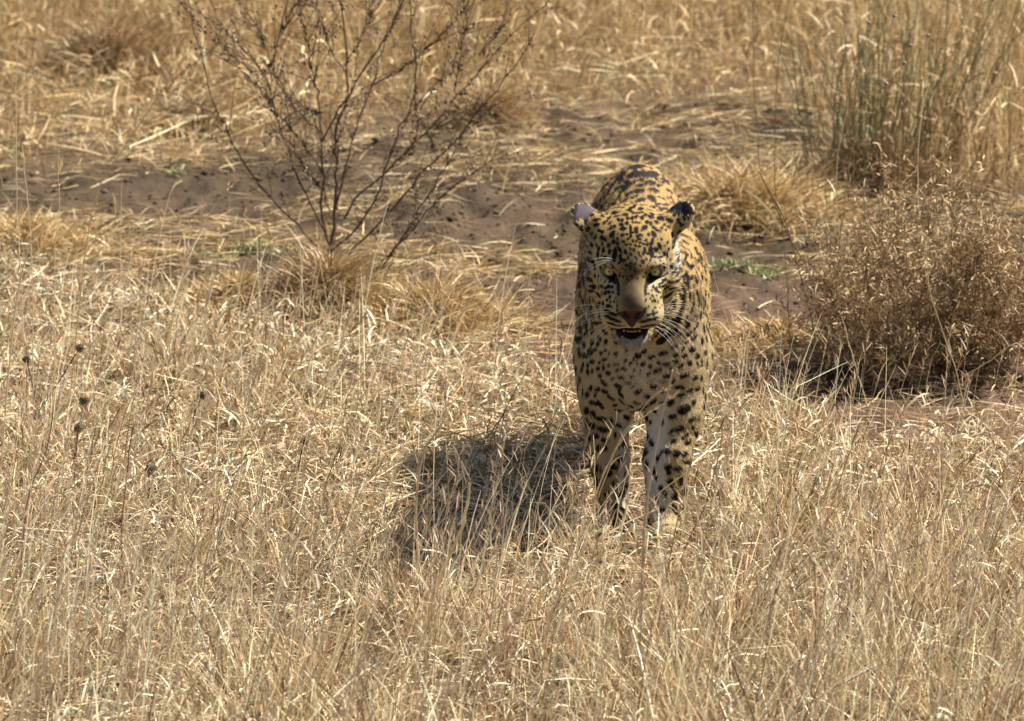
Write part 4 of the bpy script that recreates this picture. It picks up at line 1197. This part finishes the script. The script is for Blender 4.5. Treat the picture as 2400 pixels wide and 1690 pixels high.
# ---- the leafless bush left of the middle: branches followed one by one
def bare_bush():
    by = ground_y(636); base = at_y(786, 636, by)
    t = empty('bare_bush', (base.x, by, gz(base.x, by)), 'leafless brown bush with wide spreading twiggy branches on the bare earth left of the leopard', 'bush')
    k = .4948
    def q(x, y): return (400 + x * k, y * k)
    # branch paths in picture points, with a lean in depth (metres at the far end)
    B = [
        ([(775, 1290), (770, 1180), (775, 1080), (785, 900), (790, 800), (780, 700), (790, 600), (830, 480), (825, 340), (825, 120), (790, -30)], .0, 4.6, 1),
        ([(755, 1230), (640, 1110), (540, 1010), (420, 870), (310, 720), (270, 600), (200, 480), (150, 300), (110, 130), (80, -40)], -.25, 2.6, 1),
        ([(770, 1180), (720, 1060), (640, 920), (580, 770), (550, 690), (510, 560), (470, 430), (430, 330), (330, 220), (240, 110), (170, -30)], .22, 2.6, 1),
        ([(740, 1100), (715, 980), (720, 820), (720, 690), (735, 640), (800, 520), (900, 350), (985, 220), (1040, 130), (1110, -20)], -.12, 3.0, 1),
        ([(780, 960), (830, 800), (850, 680), (890, 560), (960, 400), (1000, 250), (1060, 100), (1085, -30)], .25, 2.7, 1),
        ([(740, 1220), (830, 1130), (940, 1000), (1030, 800), (1070, 620), (1130, 520), (1160, 330), (1140, 130), (1130, -30)], -.2, 2.5, 1),
        ([(820, 1010), (900, 930), (1040, 790), (1180, 660), (1290, 550), (1350, 460), (1420, 380), (1570, 210), (1700, 90), (1800, 0)], .3, 2.7, 1),
        ([(800, 1260), (920, 1130), (1060, 990), (1150, 870), (1240, 770), (1350, 670), (1480, 490), (1600, 350), (1690, 230), (1720, 150)], -.3, 2.4, 1),
        ([(880, 1330), (1010, 1240), (1120, 1090), (1210, 930), (1300, 800), (1380, 640), (1440, 480)], .1, 2.4, 1),
        ([(930, 1320), (1060, 1180), (1180, 1050), (1290, 930), (1420, 820), (1560, 720)], -.1, 2.2, 1),
        ([(735, 640), (640, 560), (560, 470), (500, 370), (440, 340), (380, 320), (290, 270), (250, 210)], .15, 1.9, 1),
        ([(715, 600), (690, 430), (670, 330), (650, 180), (620, 80), (600, -30)], -.2, 1.9, 1),
        ([(470, 430), (400, 400), (330, 330), (250, 230), (130, 120), (100, 20)], .1, 1.5, 0),
        ([(480, 380), (460, 250), (410, 130), (340, 20), (310, -40)], -.1, 1.6, 0),
        ([(490, 360), (510, 220), (540, 110), (600, 30), (640, -30)], .1, 1.5, 0),
        ([(830, 340), (760, 260), (720, 130), (680, 20), (660, -30)], .1, 1.5, 0),
        ([(960, 400), (1080, 330), (1180, 260), (1290, 160), (1380, 60), (1420, -20)], -.1, 1.6, 0),
        ([(1350, 460), (1370, 300), (1400, 120), (1390, -20)], .1, 1.5, 0),
        ([(840, 280), (900, 180), (940, 80), (960, -30)], .15, 1.4, 0),
        ([(1180, 520), (1260, 400), (1340, 330), (1460, 250), (1560, 130), (1590, 50)], .2, 1.3, 0),
        ([(720, 820), (640, 700), (560, 600), (490, 520), (450, 440)], -.2, 1.6, 0),
        ([(760, 1000), (700, 870), (620, 780), (560, 650)], .1, 1.6, 0),
        ([(720, 530), (650, 520), (600, 470)], .1, 1.0, 0),
        ([(1030, 800), (1130, 740), (1160, 600), (1150, 450)], -.1, 1.4, 0),
        ([(1240, 770), (1240, 640), (1300, 540)], .1, 1.2, 0),
    ]
    paths = []
    tw = Bits(); dead = Bits(); bud = Bits()
    for pts, dz, w, main in B:
        n = len(pts); L = []
        for i, (x, y) in enumerate(pts):
            f = i / (n - 1)
            px, py = q(x + prng.normal(0, 4) * (i > 0), y + prng.normal(0, 3) * (i > 0))
            L.append(at_y(px, py, by + dz * f ** 1.3 * (1 if main else .8)))
        P = smooth_path(L, 26)
        P[1:-1] += prng.normal(0, .0028, (24, 3))
        r = w * .0014 * np.linspace(1, .34, 26)
        c = np.array([.100, .064, .038]) * prng.uniform(.8, 1.3)
        if main: P[0, 2] = max(P[0, 2] - .02, -.05)
        tube_obj('branch', P, r, c, M_bark, t, 6)
        paths.append((P, r))
    # twigs, dead curled leaves hanging at the nodes, little seed buds at the ends
    for P, r in paths:
        n = len(P)
        for j in range(int(n * 1.5)):
            i = prng.integers(3, n - 1); p = P[i] + (P[i + 1 if i < n - 1 else i] - P[i]) * prng.uniform()
            if prng.uniform() < .75:       # dead leaf
                m = 1; L = prng.uniform(.008, .024, 1)
                pp, dd = curve_lines(p[None], L, prng.uniform(1.0, 2.9, 1), prng.uniform(0, 6.3, 1), prng.uniform(-1, 2.5, 1), 4, rg=prng)
                dead.ribbons(pp, width_vecs(dd, prng.uniform(.003, .0065, 1), prng.uniform(0, PI, 1), [.4, 1, .8, 0], prng.uniform(-2, 2, 1)), np.array([[.085, .052, .035]]) * prng.uniform(.5, 2.0))
            if prng.uniform() < .35:
                dead.blob(p + prng.normal(0, .002, 3), prng.uniform(.002, .0048), [.06, .036, .026])
        for j in range(20):
            i = prng.integers(5, n - 1); p = P[i]
            d = (P[i] - P[i - 1]); d /= np.linalg.norm(d)
            d2 = d + prng.normal(0, .55, 3) + [0, 0, .1]; d2 /= np.linalg.norm(d2)
            L = prng.uniform(.04, .20); m = 6
            Q = p + d2 * L * np.linspace(0, 1, m)[:, None] + prng.normal(0, .0014, (m, 3)) * np.linspace(0, 1, m)[:, None]
            tw.tube(Q, np.linspace(.0016, .0008, m), np.array([.13, .083, .046]) * prng.uniform(.7, 1.3), 3)
            for b in range(prng.integers(1, 6)):
                e = Q[prng.integers(3, m)] + prng.normal(0, .007, 3)
                bud.blob(e, prng.uniform(.0022, .0044), np.array([.26, .18, .11]) if prng.uniform() < .6 else np.array([.10, .065, .045]))
    for b, nm in ((tw, 'twigs'), (dead, 'dead_leaves'), (bud, 'seed_buds')):
        tag(b.build(nm, M_bark if nm == 'twigs' else M_leaf, t), kind='stuff')
bare_bush()

def scrub(name, base, rad, hgt, nb, ntw, nlf, label, cat, col, leafcol, lean=(0, 0), leafw=(.0025, .005), spread=1.0, dense_low=1.0):
    """a dense dry shrub: branches from the foot, forking twigs, tiny curled leaves"""
    t = empty(name, base, label, cat)
    b0 = np.array(base)
    tw = Bits(); ends = []
    for i in range(nb):
        az = 2 * PI * i / nb + prng.normal(0, .3); out = prng.uniform(.25, 1.0) ** .7
        L = rad * spread * out
        if i % 5 == 0: L *= 1.25
        top = b0 + np.array([math.cos(az) * L + lean[0] * out, math.sin(az) * L * .9 + lean[1], hgt * (1.05 - .62 * out ** 2) * prng.uniform(.55, 1.25)])
        mid = b0 * .5 + top * .5 + np.array([math.cos(az) * L * .18, math.sin(az) * L * .18, -.05 * hgt])
        P = smooth_path([b0 + np.array([math.cos(az), math.sin(az), 0]) * .02, mid, top], 14); P[1:] += prng.normal(0, .005, (13, 3))
        tube_obj('branch', P, np.linspace(.0030, .0010, 14), np.array(col) * prng.uniform(.8, 1.2), M_bark, t, 5)
        for j in range(ntw):
            k = int(prng.integers(3, 14)); p = P[k]
            d = P[k] - P[k - 1]; d /= np.linalg.norm(d); d = d + prng.normal(0, .7, 3) + np.array([0, 0, .15]); d /= np.linalg.norm(d)
            LL = prng.uniform(.06, .17) * rad / .3; m = 6
            Q = p + d * LL * np.linspace(0, 1, m)[:, None] + np.cumsum(prng.normal(0, .004, (m, 3)), 0)
            Q[:, 2] = np.maximum(Q[:, 2], b0[2] + .008)
            tw.tube(Q, np.linspace(.0011, .0005, m), np.array(col) * prng.uniform(.7, 1.5), 3)
            ends.append(Q[1:])
    tag(tw.build('twigs', M_bark, t), kind='stuff')
    E = np.concatenate(ends)
    i = prng.integers(0, len(E), nlf)
    root = E[i] + prng.normal(0, .007, (nlf, 3)); root[:, 2] = np.maximum(root[:, 2], b0[2] + .006)
    P, D = curve_lines(root, prng.uniform(.012, .040, nlf), prng.uniform(0, 2.4, nlf), prng.uniform(0, 6.3, nlf), prng.uniform(-.5, 2.2, nlf), 4, rg=prng)
    rb = Ribbons()
    lc = np.asarray(leafcol)
    rb.add(P, width_vecs(D, prng.uniform(*leafw, nlf), prng.uniform(0, PI, nlf), [.5, 1, .7, 0], prng.uniform(-1.5, 1.5, nlf)), pick(lc, nlf, .3, rg=prng))
    tag(rb.build('leaves', M_leaf, t), kind='stuff')
    return t

# ---- the dense shrub on the right
sy = ground_y(868); sb = at_y(2210, 868, sy)
SHB = scrub('dry_shrub', (sb.x, sy, gz(sb.x, sy)), .37, .50, 38, 30, 27000,
      'dense rounded reddish-brown dry shrub casting a dark shadow at the right edge', 'shrub',
      (.15, .095, .055), [[.42, .285, .140], [.30, .190, .090], [.56, .42, .235], [.20, .125, .06], [.50, .35, .18]], lean=(-.03, 0))

# long thin stems rising through and beside it, each one a stalk of its own
def stalk(pts, y, w, col, label, cat='grass stalk', group=None, head=None, name='tall_stalk', n=18, dy=0.0, nodes=True):
    m = len(pts)
    L = [at_y(px, py, y + dy * i / max(1, m - 1)) for i, (px, py) in enumerate(pts)]
    g = gz(L[0].x, L[0].y)
    if L[0].z > g + .02:                # carry the stem down to the ground it grows from
        sl = (L[0].x - L[1].x) / max(L[1].z - L[0].z, .03)
        h = L[0].z - g
        L.insert(0, Vector((L[0].x + max(-.5, min(.5, sl)) * h * .6, L[0].y, g - .005)))
    P = smooth_path(L, n)
    P[1:-1] += prng.normal(0, .0010, (n - 2, 3))
    t = empty(name, (P[0, 0], P[0, 1], P[0, 2]), label, cat, group)
    tube_obj('stem', P, np.linspace(1, .45, n) * w, np.array(col) * prng.uniform(.9, 1.1), M_stalk, t, 5)
    if nodes and n > 10:
        i = n // 3
        b = Bits()
        pp, dd = curve_lines(P[i][None], np.array([prng.uniform(.04, .09)]), np.array([.5]), prng.uniform(0, 6.3, 1), np.array([1.2]), 6, rg=prng)
        b.ribbons(pp, width_vecs(dd, np.array([.003]), prng.uniform(0, PI, 1), BLADE, np.array([1.0])), np.array([col]) * 1.1)
        b.build('leaf_blade', M_grass, t)
    if head == 'seed':
        b = Bits(); m = 34
        k = prng.uniform(n * .80, n - 1.01, m); i = k.astype(int); f = (k - i)[:, None]
        root = P[i] * (1 - f) + P[np.minimum(i + 1, n - 1)] * f
        d = P[-1] - P[-3]; az = math.atan2(d[1], d[0]); ti = math.acos(np.clip(d[2] / np.linalg.norm(d), -1, 1))
        pp, dd = curve_lines(root, prng.uniform(.010, .024, m), np.abs(prng.normal(ti, .35, m)), prng.normal(az, .8, m), prng.uniform(-.2, .5, m), 4, rg=prng)
        b.ribbons(pp, width_vecs(dd, prng.uniform(.0018, .0034, m), prng.uniform(0, PI, m), BLADE4), pick(np.array([[.50, .36, .22], [.40, .27, .16]]), m, rg=prng))
        b.build('seed_head', M_grass, t)
    elif head == 'knob':
        b = Bits(); b.blob(P[-1], (.0060, .0060, .0052), [.30, .22, .14])
        m = 26
        pp, dd = curve_lines(np.repeat(P[-1][None], m, 0), prng.uniform(.006, .011, m), prng.uniform(0, 2.6, m), prng.uniform(0, 6.3, m), np.zeros(m), 4, rg=prng)
        b.ribbons(pp, width_vecs(dd, prng.uniform(.0012, .0022, m), prng.uniform(0, PI, m), BLADE4), pick(np.array([[.42, .32, .20]]), m, rg=prng))
        b.build('seed_head', M_grass, t)
    return t

GREEN = (.26, .25, .12); PALE = (.76, .64, .42); TAN = (.50, .37, .21); DK = (.20, .13, .09)
def s4(x, y): return (1650 + x * .5938, y * .5938)
ySH = sy - .1
stalk([s4(330, 1200), s4(300, 850), s4(225, 690), s4(215, 560), s4(200, 380), s4(198, 200), s4(190, -20)], ySH, .0016, (.25, .19, .11), 'thin stem bending upright left of the shrub, nearest the leopard', 'plant', name='upright_plant')
stalk([s4(420, 1240), s4(330, 900), s4(285, 780), s4(278, 560), s4(290, 300), s4(305, 150), s4(340, -20)], ySH, .0017, (.28, .18, .10), 'reddish upright stem second from the leopard, left of the dense shrub', 'plant', name='upright_plant')
stalk([s4(560, 1300), s4(470, 1100), s4(380, 1010), s4(310, 880), s4(240, 720), s4(190, 640)], ySH, .0020, (.16, .10, .065), 'dark crooked branch reaching up and left out of the dense shrub', 'branch', name='crooked_branch')
for i, (pts, lab) in enumerate([
    ([(500, 1000), (480, 700), (520, 520), (580, 330), (650, 90)], 'green-tan knobbed stalk leaning right above the shrub, tallest of its left pair'),
    ([(540, 1000), (520, 700), (560, 450), (590, 300), (750, 62)], 'long pale stalk with a knob head crossing to the right high above the shrub'),
    ([(590, 980), (590, 560)], 'short straight tan stalk poking out over the top of the shrub'),
    ([(540, 900), (600, 530), (690, 400), (790, 250)], 'yellowish stalk bowed to the right over the middle of the shrub'),
    ([(640, 980), (630, 700), (660, 560), (700, 400), (720, 330)], 'greenish stalk with a small head behind the shrub crown'),
    ([(850, 900), (845, 620), (870, 320), (885, 140)], 'slim upright stalk with a knob right of the shrub middle'),
    ([(770, 950), (775, 500), (790, 300), (815, 180)], 'straight greenish stalk with a brown tip above the shrub'),
    ([(900, 950), (940, 650), (1020, 350), (1060, 150), (1140, 0)], 'long stalk leaning right and leaving the top edge near the right'),
    ([(960, 1000), (1010, 800), (1110, 520), (1190, 270), (1255, -10)], 'long green-tipped stalk leaning to the top right corner'),
    ([(1060, 1150), (1000, 1050), (960, 900), (1010, 780), (1080, 640)], 'rusty stem curving out of the right half of the shrub'),
]):
    stalk([s4(*p) for p in pts], ySH + (i % 3) * .12, .0013 + .0003 * (i % 2), (GREEN, PALE, TAN, (.45, .36, .15))[i % 4], lab, 'stalk', head='knob' if i not in (2, 9) else None)
stalk([s4(655, 1630), s4(600, 1450), s4(545, 1250)], 12.0, .0015, PALE, 'straight pale stalk standing before the shadow of the shrub', 'grass stalk')
stalk([s4(1000, 1480), s4(935, 1290), s4(890, 1130), s4(870, 920)], 12.0, .0013, PALE, 'fine golden stalk curving up across the front of the shrub', 'grass stalk')
stalk([s4(1260, 1370), s4(1120, 1430), s4(1010, 1500), s4(950, 1600)], 11.9, .0017, (.60, .50, .36), 'thick bleached stalk arching low at the right edge below the shrub', 'grass stalk')
stalk([s4(875, 1610), s4(890, 1450), s4(935, 1350)], 11.9, .0012, PALE, 'short pale stalk bent right in front of the reddish earth', 'grass stalk')

# ---- green-stemmed clump standing behind the shrub
def green_clump(cx, cpy, n, h, label, spread, name='green_stemmed_clump'):
    y = ground_y(cpy); b = at_y(cx, cpy, y)
    t = empty(name, (b.x, y, gz(b.x, y)), label, 'plant clump')
    fol = Bits()
    for i in range(n):
        az = prng.uniform(0, 6.3); r = prng.uniform(0, .17)
        p0 = np.array([b.x + math.cos(az) * r * 1.3, y + math.sin(az) * r, gz(b.x, y)])
        L = h * prng.uniform(.55, 1.1); d = np.array([math.cos(az) * prng.uniform(.05, .3) * spread + .10 + prng.normal(0, .16), prng.normal(0, .2), 1.0]); d /= np.linalg.norm(d)
        P = smooth_path([p0, p0 + d * L * .5 + prng.normal(0, .01, 3), p0 + d * L + prng.normal(0, .03, 3)], 10)
        green = prng.uniform() < .7
        tube_obj('stem', P, np.linspace(.0026, .0011, 10), (np.array([.17, .20, .085]) if green else np.array([.36, .25, .13])) * prng.uniform(.75, 1.2), M_stalk, t, 5)
        for j in range(6):
            k = prng.integers(2, 10)
            pp, dd = curve_lines(P[k][None], prng.uniform(.03, .09, 1), prng.uniform(.1, 1.2, 1), prng.uniform(0, 6.3, 1), prng.uniform(0, 1.4, 1), 5, rg=prng)
            fol.ribbons(pp, width_vecs(dd, prng.uniform(.002, .0045, 1), prng.uniform(0, PI, 1), BLADE5), (np.array([[.20, .20, .09]]) if green and prng.uniform() < .6 else np.array([[.45, .32, .17]])) * prng.uniform(.7, 1.2))
    # brown thatch packed round the foot
    m = 2600
    rr = np.abs(prng.normal(0, .15, m)); az = prng.uniform(0, 6.3, m)
    root = np.stack([b.x + np.cos(az) * rr * 1.4, y + np.sin(az) * rr, np.full(m, gz(b.x, y)) + prng.uniform(0, .15, m) * np.exp(-(rr / .2) ** 2)], 1)
    pp, dd = curve_lines(root, prng.uniform(.04, .13, m), prng.uniform(.3, 1.7, m), az + prng.normal(0, .5, m), prng.uniform(0, 1.5, m), 5, rg=prng)
    fol.ribbons(pp, width_vecs(dd, prng.uniform(.002, .005, m), prng.uniform(0, PI, m), BLADE5), pick(np.array([[.34, .22, .11], [.24, .15, .075], [.48, .34, .18]]), m, rg=prng))
    tag(fol.build('foliage', M_leaf, t), kind='stuff')
green_clump(2040, 440, 84, .62, 'green-stemmed brushy clump with a dark foot standing behind the dense shrub', 1.0)
green_clump(2210, 350, 50, .60, 'tall greenish stems leaning right beyond the shrub by the right edge', 1.4)

# ---- straw tussocks that stand out
def tussock(px, py, rad, hgt, n, label, pal=GOLD, droop=1.6, name='straw_tussock', squash=.8):
    y = ground_y(py); b = at_y(px, py, y); u = prng.uniform
    rr = np.abs(prng.normal(0, .5, n)) * rad; rr = np.minimum(rr, rad * 1.3); az = u(0, 2 * PI, n)
    x = b.x + np.cos(az) * rr; yy = y + np.sin(az) * rr * squash
    prof = np.exp(-(rr / rad) ** 2 * 1.2)
    root = np.stack([x, yy, ground_h(x, yy) + u(-.004, 1, n) * hgt * .7 * prof], 1)
    tilt = np.clip(1.05 + prng.normal(0, .38, n), .05, 1.75)
    lump = .35 + 1.3 * fbm(x * 9 + px, yy * 9, 2, 7)
    P, D = curve_lines(root, hgt * u(.4, 1.25, n) * lump, tilt, np.where(u(0, 1, n) < .35, u(0, 6.3, n), np.where(u(0, 1, n) < .3, az, PI * prng.integers(0, 2, n) * (u(0, 1, n) < .6) + prng.normal(0, .7, n))), u(-.1, droop, n), 6, rg=prng)
    g = ground_h(P[:, :, 0], P[:, :, 1]); P[:, :, 2] = np.maximum(P[:, :, 2], g + .002)
    rb = Ribbons()
    rb.add(P, width_vecs(D, u(.002, .0048, n), u(0, PI, n), BLADE, u(-1, 1, n)), pick(pal, n, .2, rg=prng))
    o = rb.build(name, M_grass)
    return tag(o, label, 'grass tussock', 'tussocks of dry grass by the bare earth')
DGOLD = np.array([[.32, .205, .085], [.25, .15, .06], [.42, .285, .13], [.48, .35, .19]])
tussock(775, 745, .24, .145, 6500, 'dark matted straw tussock right under the leafless bush', DGOLD)
tussock(1010, 765, .26, .115, 6000, 'pale golden straw tussock between the leafless bush and the leopard')
tussock(560, 740, .22, .09, 3800, 'low ragged straw tussock left of the matted one under the bush')
tussock(1740, 505, .38, .15, 4200, 'golden leaning straw tussock right behind the rump of the leopard')
tussock(250, 195, .30, .22, 3000, 'dark brown grass tussock in the upper left field', np.array([[.30, .19, .09], [.22, .13, .06], [.45, .31, .16]]))
tussock(440, 322, .17, .10, 1800, 'small dark brown tussock at the edge of the field left of the bush', np.array([[.26, .17, .08], [.20, .13, .06], [.40, .28, .15]]))
tussock(1130, 300, .22, .12, 1900, 'brown grass tussock behind the right branches of the leafless bush', DGOLD)
tussock(1790, 815, .20, .07, 2600, 'low bleached straw tussock on the earth left of the shrub foot')
tussock(70, 600, .26, .13, 2600, 'pale bristling tussock at the left edge beside the bare earth')

# ---- small green weeds on the earth
def weed(px, py, rad, n, label):
    y = ground_y(py); b = at_y(px, py, y); u = prng.uniform
    x = b.x + prng.normal(0, rad, n); yy = y + prng.normal(0, rad * .5, n)
    root = np.stack([x, yy, ground_h(x, yy) + u(0, .01, n)], 1)
    P, D = curve_lines(root, u(.012, .035, n), u(0, 1.5, n), u(0, 6.3, n), u(0, 1.2, n), 5, rg=prng)
    rb = Ribbons(); rb.add(P, width_vecs(D, u(.003, .007, n), u(0, PI, n), [.3, 1, 1, .6, 0]), pick(np.array([[.16, .19, .055], [.30, .31, .13], [.42, .38, .20]]), n, .25, rg=prng))
    tag(rb.build('green_weed', M_green), label, 'weed', 'small green weeds on the bare earth', kind='stuff')
weed(500, 600, .035, 150, 'small green weed left of the foot of the leafless bush, the farther left of two')
weed(600, 590, .050, 230, 'low mossy green weed just left of the leafless bush')
weed(1770, 637, .055, 280, 'flat strip of pale green weed between the leopard and the shrub')
weed(1690, 634, .035, 160, 'tiny green weed touching the flank of the leopard on the right')
weed(412, 428, .018, 40, 'tiny green sprig on the dark bank of bare earth')

# ---- round spiky seed heads in the left foreground
def round_head(px, py, tilt, label, y=11.4, r=.0115):
    c = np.array(at_y(px, py, y)); L = c[2] - gz(c[0], y)
    foot = c - np.array([tilt * L, 0, L])
    t = empty('round_seed_head', tuple(foot), label, 'seed head', 'round brown seed heads in the left foreground')
    P = smooth_path([foot, foot * .5 + c * .5 + np.array([tilt * .02, 0, 0]), c], 10)
    tube_obj('stem', P, np.linspace(.0018, .0013, 10), (.10, .065, .045), M_stalk, t, 5)
    b = Bits(); b.blob(c, r * .72, [.13, .095, .06])
    m = 260
    pp, dd = curve_lines(np.repeat(c[None], m, 0), prng.uniform(r * .9, r * 1.25, m), np.arccos(prng.uniform(-1, 1, m)), prng.uniform(0, 6.3, m), np.zeros(m), 4, rg=prng)
    b.ribbons(pp, width_vecs(dd, prng.uniform(.0018, .003, m), prng.uniform(0, PI, m), [1, 1, .8, 0]), pick(np.array([[.24, .18, .11], [.13, .095, .06], [.34, .27, .17]]), m, rg=prng))
    b.build('burr', M_leaf, t)
round_head(62, 843, -.25, 'round brown spiky seed head nearest the left edge, tilting left')
round_head(187, 816, .75, 'round brown spiky seed head on a stem leaning right, highest of the group')
round_head(182, 1003, .1, 'round brown spiky seed head lowest on the left', 10.95)
round_head(474, 926, .55, 'round seed head on a slanting stem, farthest right of the group')
round_head(712, 1034, .3, 'dull seed head half sunk in straw, lower right of the others', 10.9, .009)
round_head(352, 1100, .1, 'dark withered seed head low among the straw left of middle', 10.8, .015)
round_head(195, 940, .2, 'withered seed head pair partner between the left ones', 11.1, .012)

# ---- long foreground stalks
def gpt(px, py_foot): return ground_y(py_foot)
FS = [
    ([(64, 1180), (50, 700), (40, 480), (38, 215), (42, 90)], 11.6, .0011, PALE, None, 'fine pale stalk standing straight at the far left edge'),
    ([(80, 1100), (75, 620), (60, 430), (52, 340)], 11.4, .0010, PALE, None, 'thin stalk just right of the one at the far left edge'),
    ([(130, 1100), (128, 640), (138, 480), (138, 350)], 11.4, .0010, PALE, None, 'fine upright stalk on the left, before the dark bank'),
    ([(0, 1120), (30, 780), (62, 600), (105, 515)], 11.0, .0019, (.70, .60, .42), None, 'broad bleached blade leaning right at the left edge'),
    ([(160, 980), (215, 500), (290, 350), (410, 170), (450, 115)], 11.8, .0015, (.60, .46, .26), None, 'long stalk leaning right across the upper left field'),
    ([(330, 1100), (395, 800), (430, 640), (470, 540), (520, 460), (550, 420)], 11.4, .0014, PALE, 'seed', 'stalk with a nodding tip leaning right, left of the bush'),
    ([(470, 820), (560, 690), (630, 640), (690, 600)], 12.0, .0013, PALE, None, 'pale stalk bowing right under the bush'),
    ([(840, 940), (850, 700), (880, 590), (945, 395)], 12.3, .0011, (.60, .48, .28), None, 'thin pale stalk rising before the right side of the bush'),
    ([(760, 1000), (800, 800), (865, 660), (915, 620), (1000, 500)], 11.8, .0014, PALE, None, 'long pale stalk slanting up before the foot of the bush'),
    ([(1015, 1400), (1060, 1290), (1090, 1210), (1100, 1130)], 9.6, .0042, (.70, .58, .36), 'seed', 'thick pale yellow stalk bending left in front of the dark shadow'),
    ([(990, 1450), (975, 1200), (995, 1060), (1040, 985), (1045, 900)], 10.0, .0022, (.62, .50, .32), 'seed', 'pale stalk standing before the left end of the leopard shadow'),
    ([(920, 1500), (905, 1250), (930, 1180)], 9.8, .0020, (.42, .38, .20), 'seed', 'greenish stalk at the left end of the leopard shadow'),
    ([(1150, 1420), (1180, 1250), (1175, 1140), (1180, 1020)], 10.0, .0018, (.45, .33, .24), 'seed', 'brownish feathery stalk rising through the dark shadow'),
    ([(1400, 1530), (1450, 1300), (1470, 1160), (1475, 1125)], 10.1, .0015, (.62, .50, .32), None, 'stalk in front of the left foreleg leaning right'),
    ([(1385, 1200), (1420, 1100), (1470, 1010), (1500, 985), (1590, 920)], 10.3, .0017, (.72, .60, .38), 'seed', 'pale stalk slanting right across the chest, upper of the crossing pair'),
    ([(1380, 1240), (1440, 1060), (1480, 990), (1530, 930), (1562, 912)], 10.35, .0015, (.68, .52, .30), 'seed', 'golden stalk slanting right across the chest, lower left of the crossing pair'),
    ([(1500, 1560), (1510, 1250), (1530, 1090), (1555, 960), (1578, 866)], 9.4, .0030, (.52, .43, .33), None, 'broad blurred grey-brown blade rising before the right foreleg'),
    ([(1393, 1240), (1395, 1100), (1391, 1020)], 10.3, .0012, PALE, None, 'short pale stalk upright before the left foreleg'),
    ([(1440, 1240), (1470, 1110), (1490, 1060), (1510, 1000)], 10.3, .0012, PALE, None, 'thin stalk curving up between the forelegs'),
    ([(1420, 1330), (1520, 1180), (1620, 1100), (1700, 1050)], 10.2, .0014, (.68, .52, .30), None, 'long golden stalk crossing the right foreleg slantwise'),
    ([(1600, 1300), (1650, 1190), (1680, 1080), (1695, 1010), (1680, 960)], 10.2, .0014, (.40, .27, .17), None, 'brown stalk right beside the right foreleg'),
    ([(1545, 1250), (1560, 1200), (1580, 1175), (1600, 1190)], 10.1, .0015, PALE, None, 'small hooked straw at the right forepaw'),
    ([(1700, 1150), (1690, 960), (1672, 760), (1660, 680)], 11.6, .0012, (.62, .46, .25), None, 'thin golden stalk leaning left at the right flank of the leopard'),
    ([(1860, 1100), (1790, 950), (1720, 800), (1672, 640)], 12.0, .0012, (.62, .46, .25), None, 'long thin stalk slanting down right from the flank of the leopard'),
    ([(1870, 1350), (1850, 1200), (1800, 1050), (1745, 900), (1730, 830)], 10.8, .0014, (.55, .42, .26), None, 'tall stalk leaning left right of the leopard'),
    ([(1890, 1400), (1960, 1150), (2010, 1010)], 10.2, .0016, (.50, .36, .22), 'seed', 'seeding stalk leaning right below the shrub'),
    ([(2140, 1500), (2180, 1300), (2240, 1130), (2290, 1060)], 10.0, .0016, (.60, .47, .28), 'seed', 'tall seeding stalk leaning right in the lower right field'),
    ([(2330, 1300), (2370, 1000), (2390, 800)], 10.6, .0014, PALE, None, 'long stalk upright at the right edge below the shrub'),
    ([(700, 1300), (720, 1050), (780, 850), (860, 730)], 10.9, .0015, PALE, 'seed', 'pale stalk leaning right in the middle of the left field'),
    ([(560, 1350), (570, 1000), (610, 850), (625, 760)], 10.9, .0014, (.56, .44, .28), 'seed', 'upright stalk below the left side of the bush'),
    ([(40, 1500), (60, 1200), (110, 1050), (125, 950)], 10.2, .0018, (.38, .25, .17), None, 'dark brown stalk in the lower left field'),
    ([(290, 1450), (285, 1250), (300, 1080), (312, 1000)], 10.2, .0016, (.33, .21, .15), 'seed', 'dark seeding stalk upright in the lower left field'),
    ([(760, 1500), (735, 1330), (760, 1150), (800, 1040)], 10.2, .0017, (.42, .33, .20), 'seed', 'greenish brown stalk left of the leopard shadow'),
    ([(470, 1560), (480, 1350), (500, 1190)], 9.7, .0020, (.50, .38, .24), 'seed', 'blurred seeding stalk in the lower left'),
    ([(1230, 1650), (1260, 1450), (1270, 1300)], 9.5, .0022, (.60, .47, .30), 'seed', 'blurred pale stalk below the leopard left of its paws'),
    ([(1750, 1650), (1790, 1430), (1830, 1290)], 9.5, .0022, (.62, .50, .32), 'seed', 'blurred pale stalk below right of the leopard'),
    ([(2060, 1660), (2085, 1480), (2080, 1330)], 9.5, .0021, (.42, .30, .20), 'seed', 'blurred brown stalk in the lower right'),
    ([(90, 1680), (100, 1500), (150, 1380)], 9.4, .0021, (.60, .47, .30), 'seed', 'blurred pale stalk at the bottom left'),
    ([(1130, 1140), (1150, 1040), (1200, 930), (1235, 870)], 10.9, .0013, (.20, .15, .10), None, 'thin stalk leaning right above the leopard shadow, coloured dark for shade'),  # dark colour paints the leopard's shade onto the straw
    ([(1100, 1160), (1110, 1080), (1160, 1000), (1190, 960)], 10.9, .0016, (.17, .14, .10), None, 'blade standing in the leopard shadow, the shade painted into its colour'),  # shade of the leopard put into the blade's colour
]
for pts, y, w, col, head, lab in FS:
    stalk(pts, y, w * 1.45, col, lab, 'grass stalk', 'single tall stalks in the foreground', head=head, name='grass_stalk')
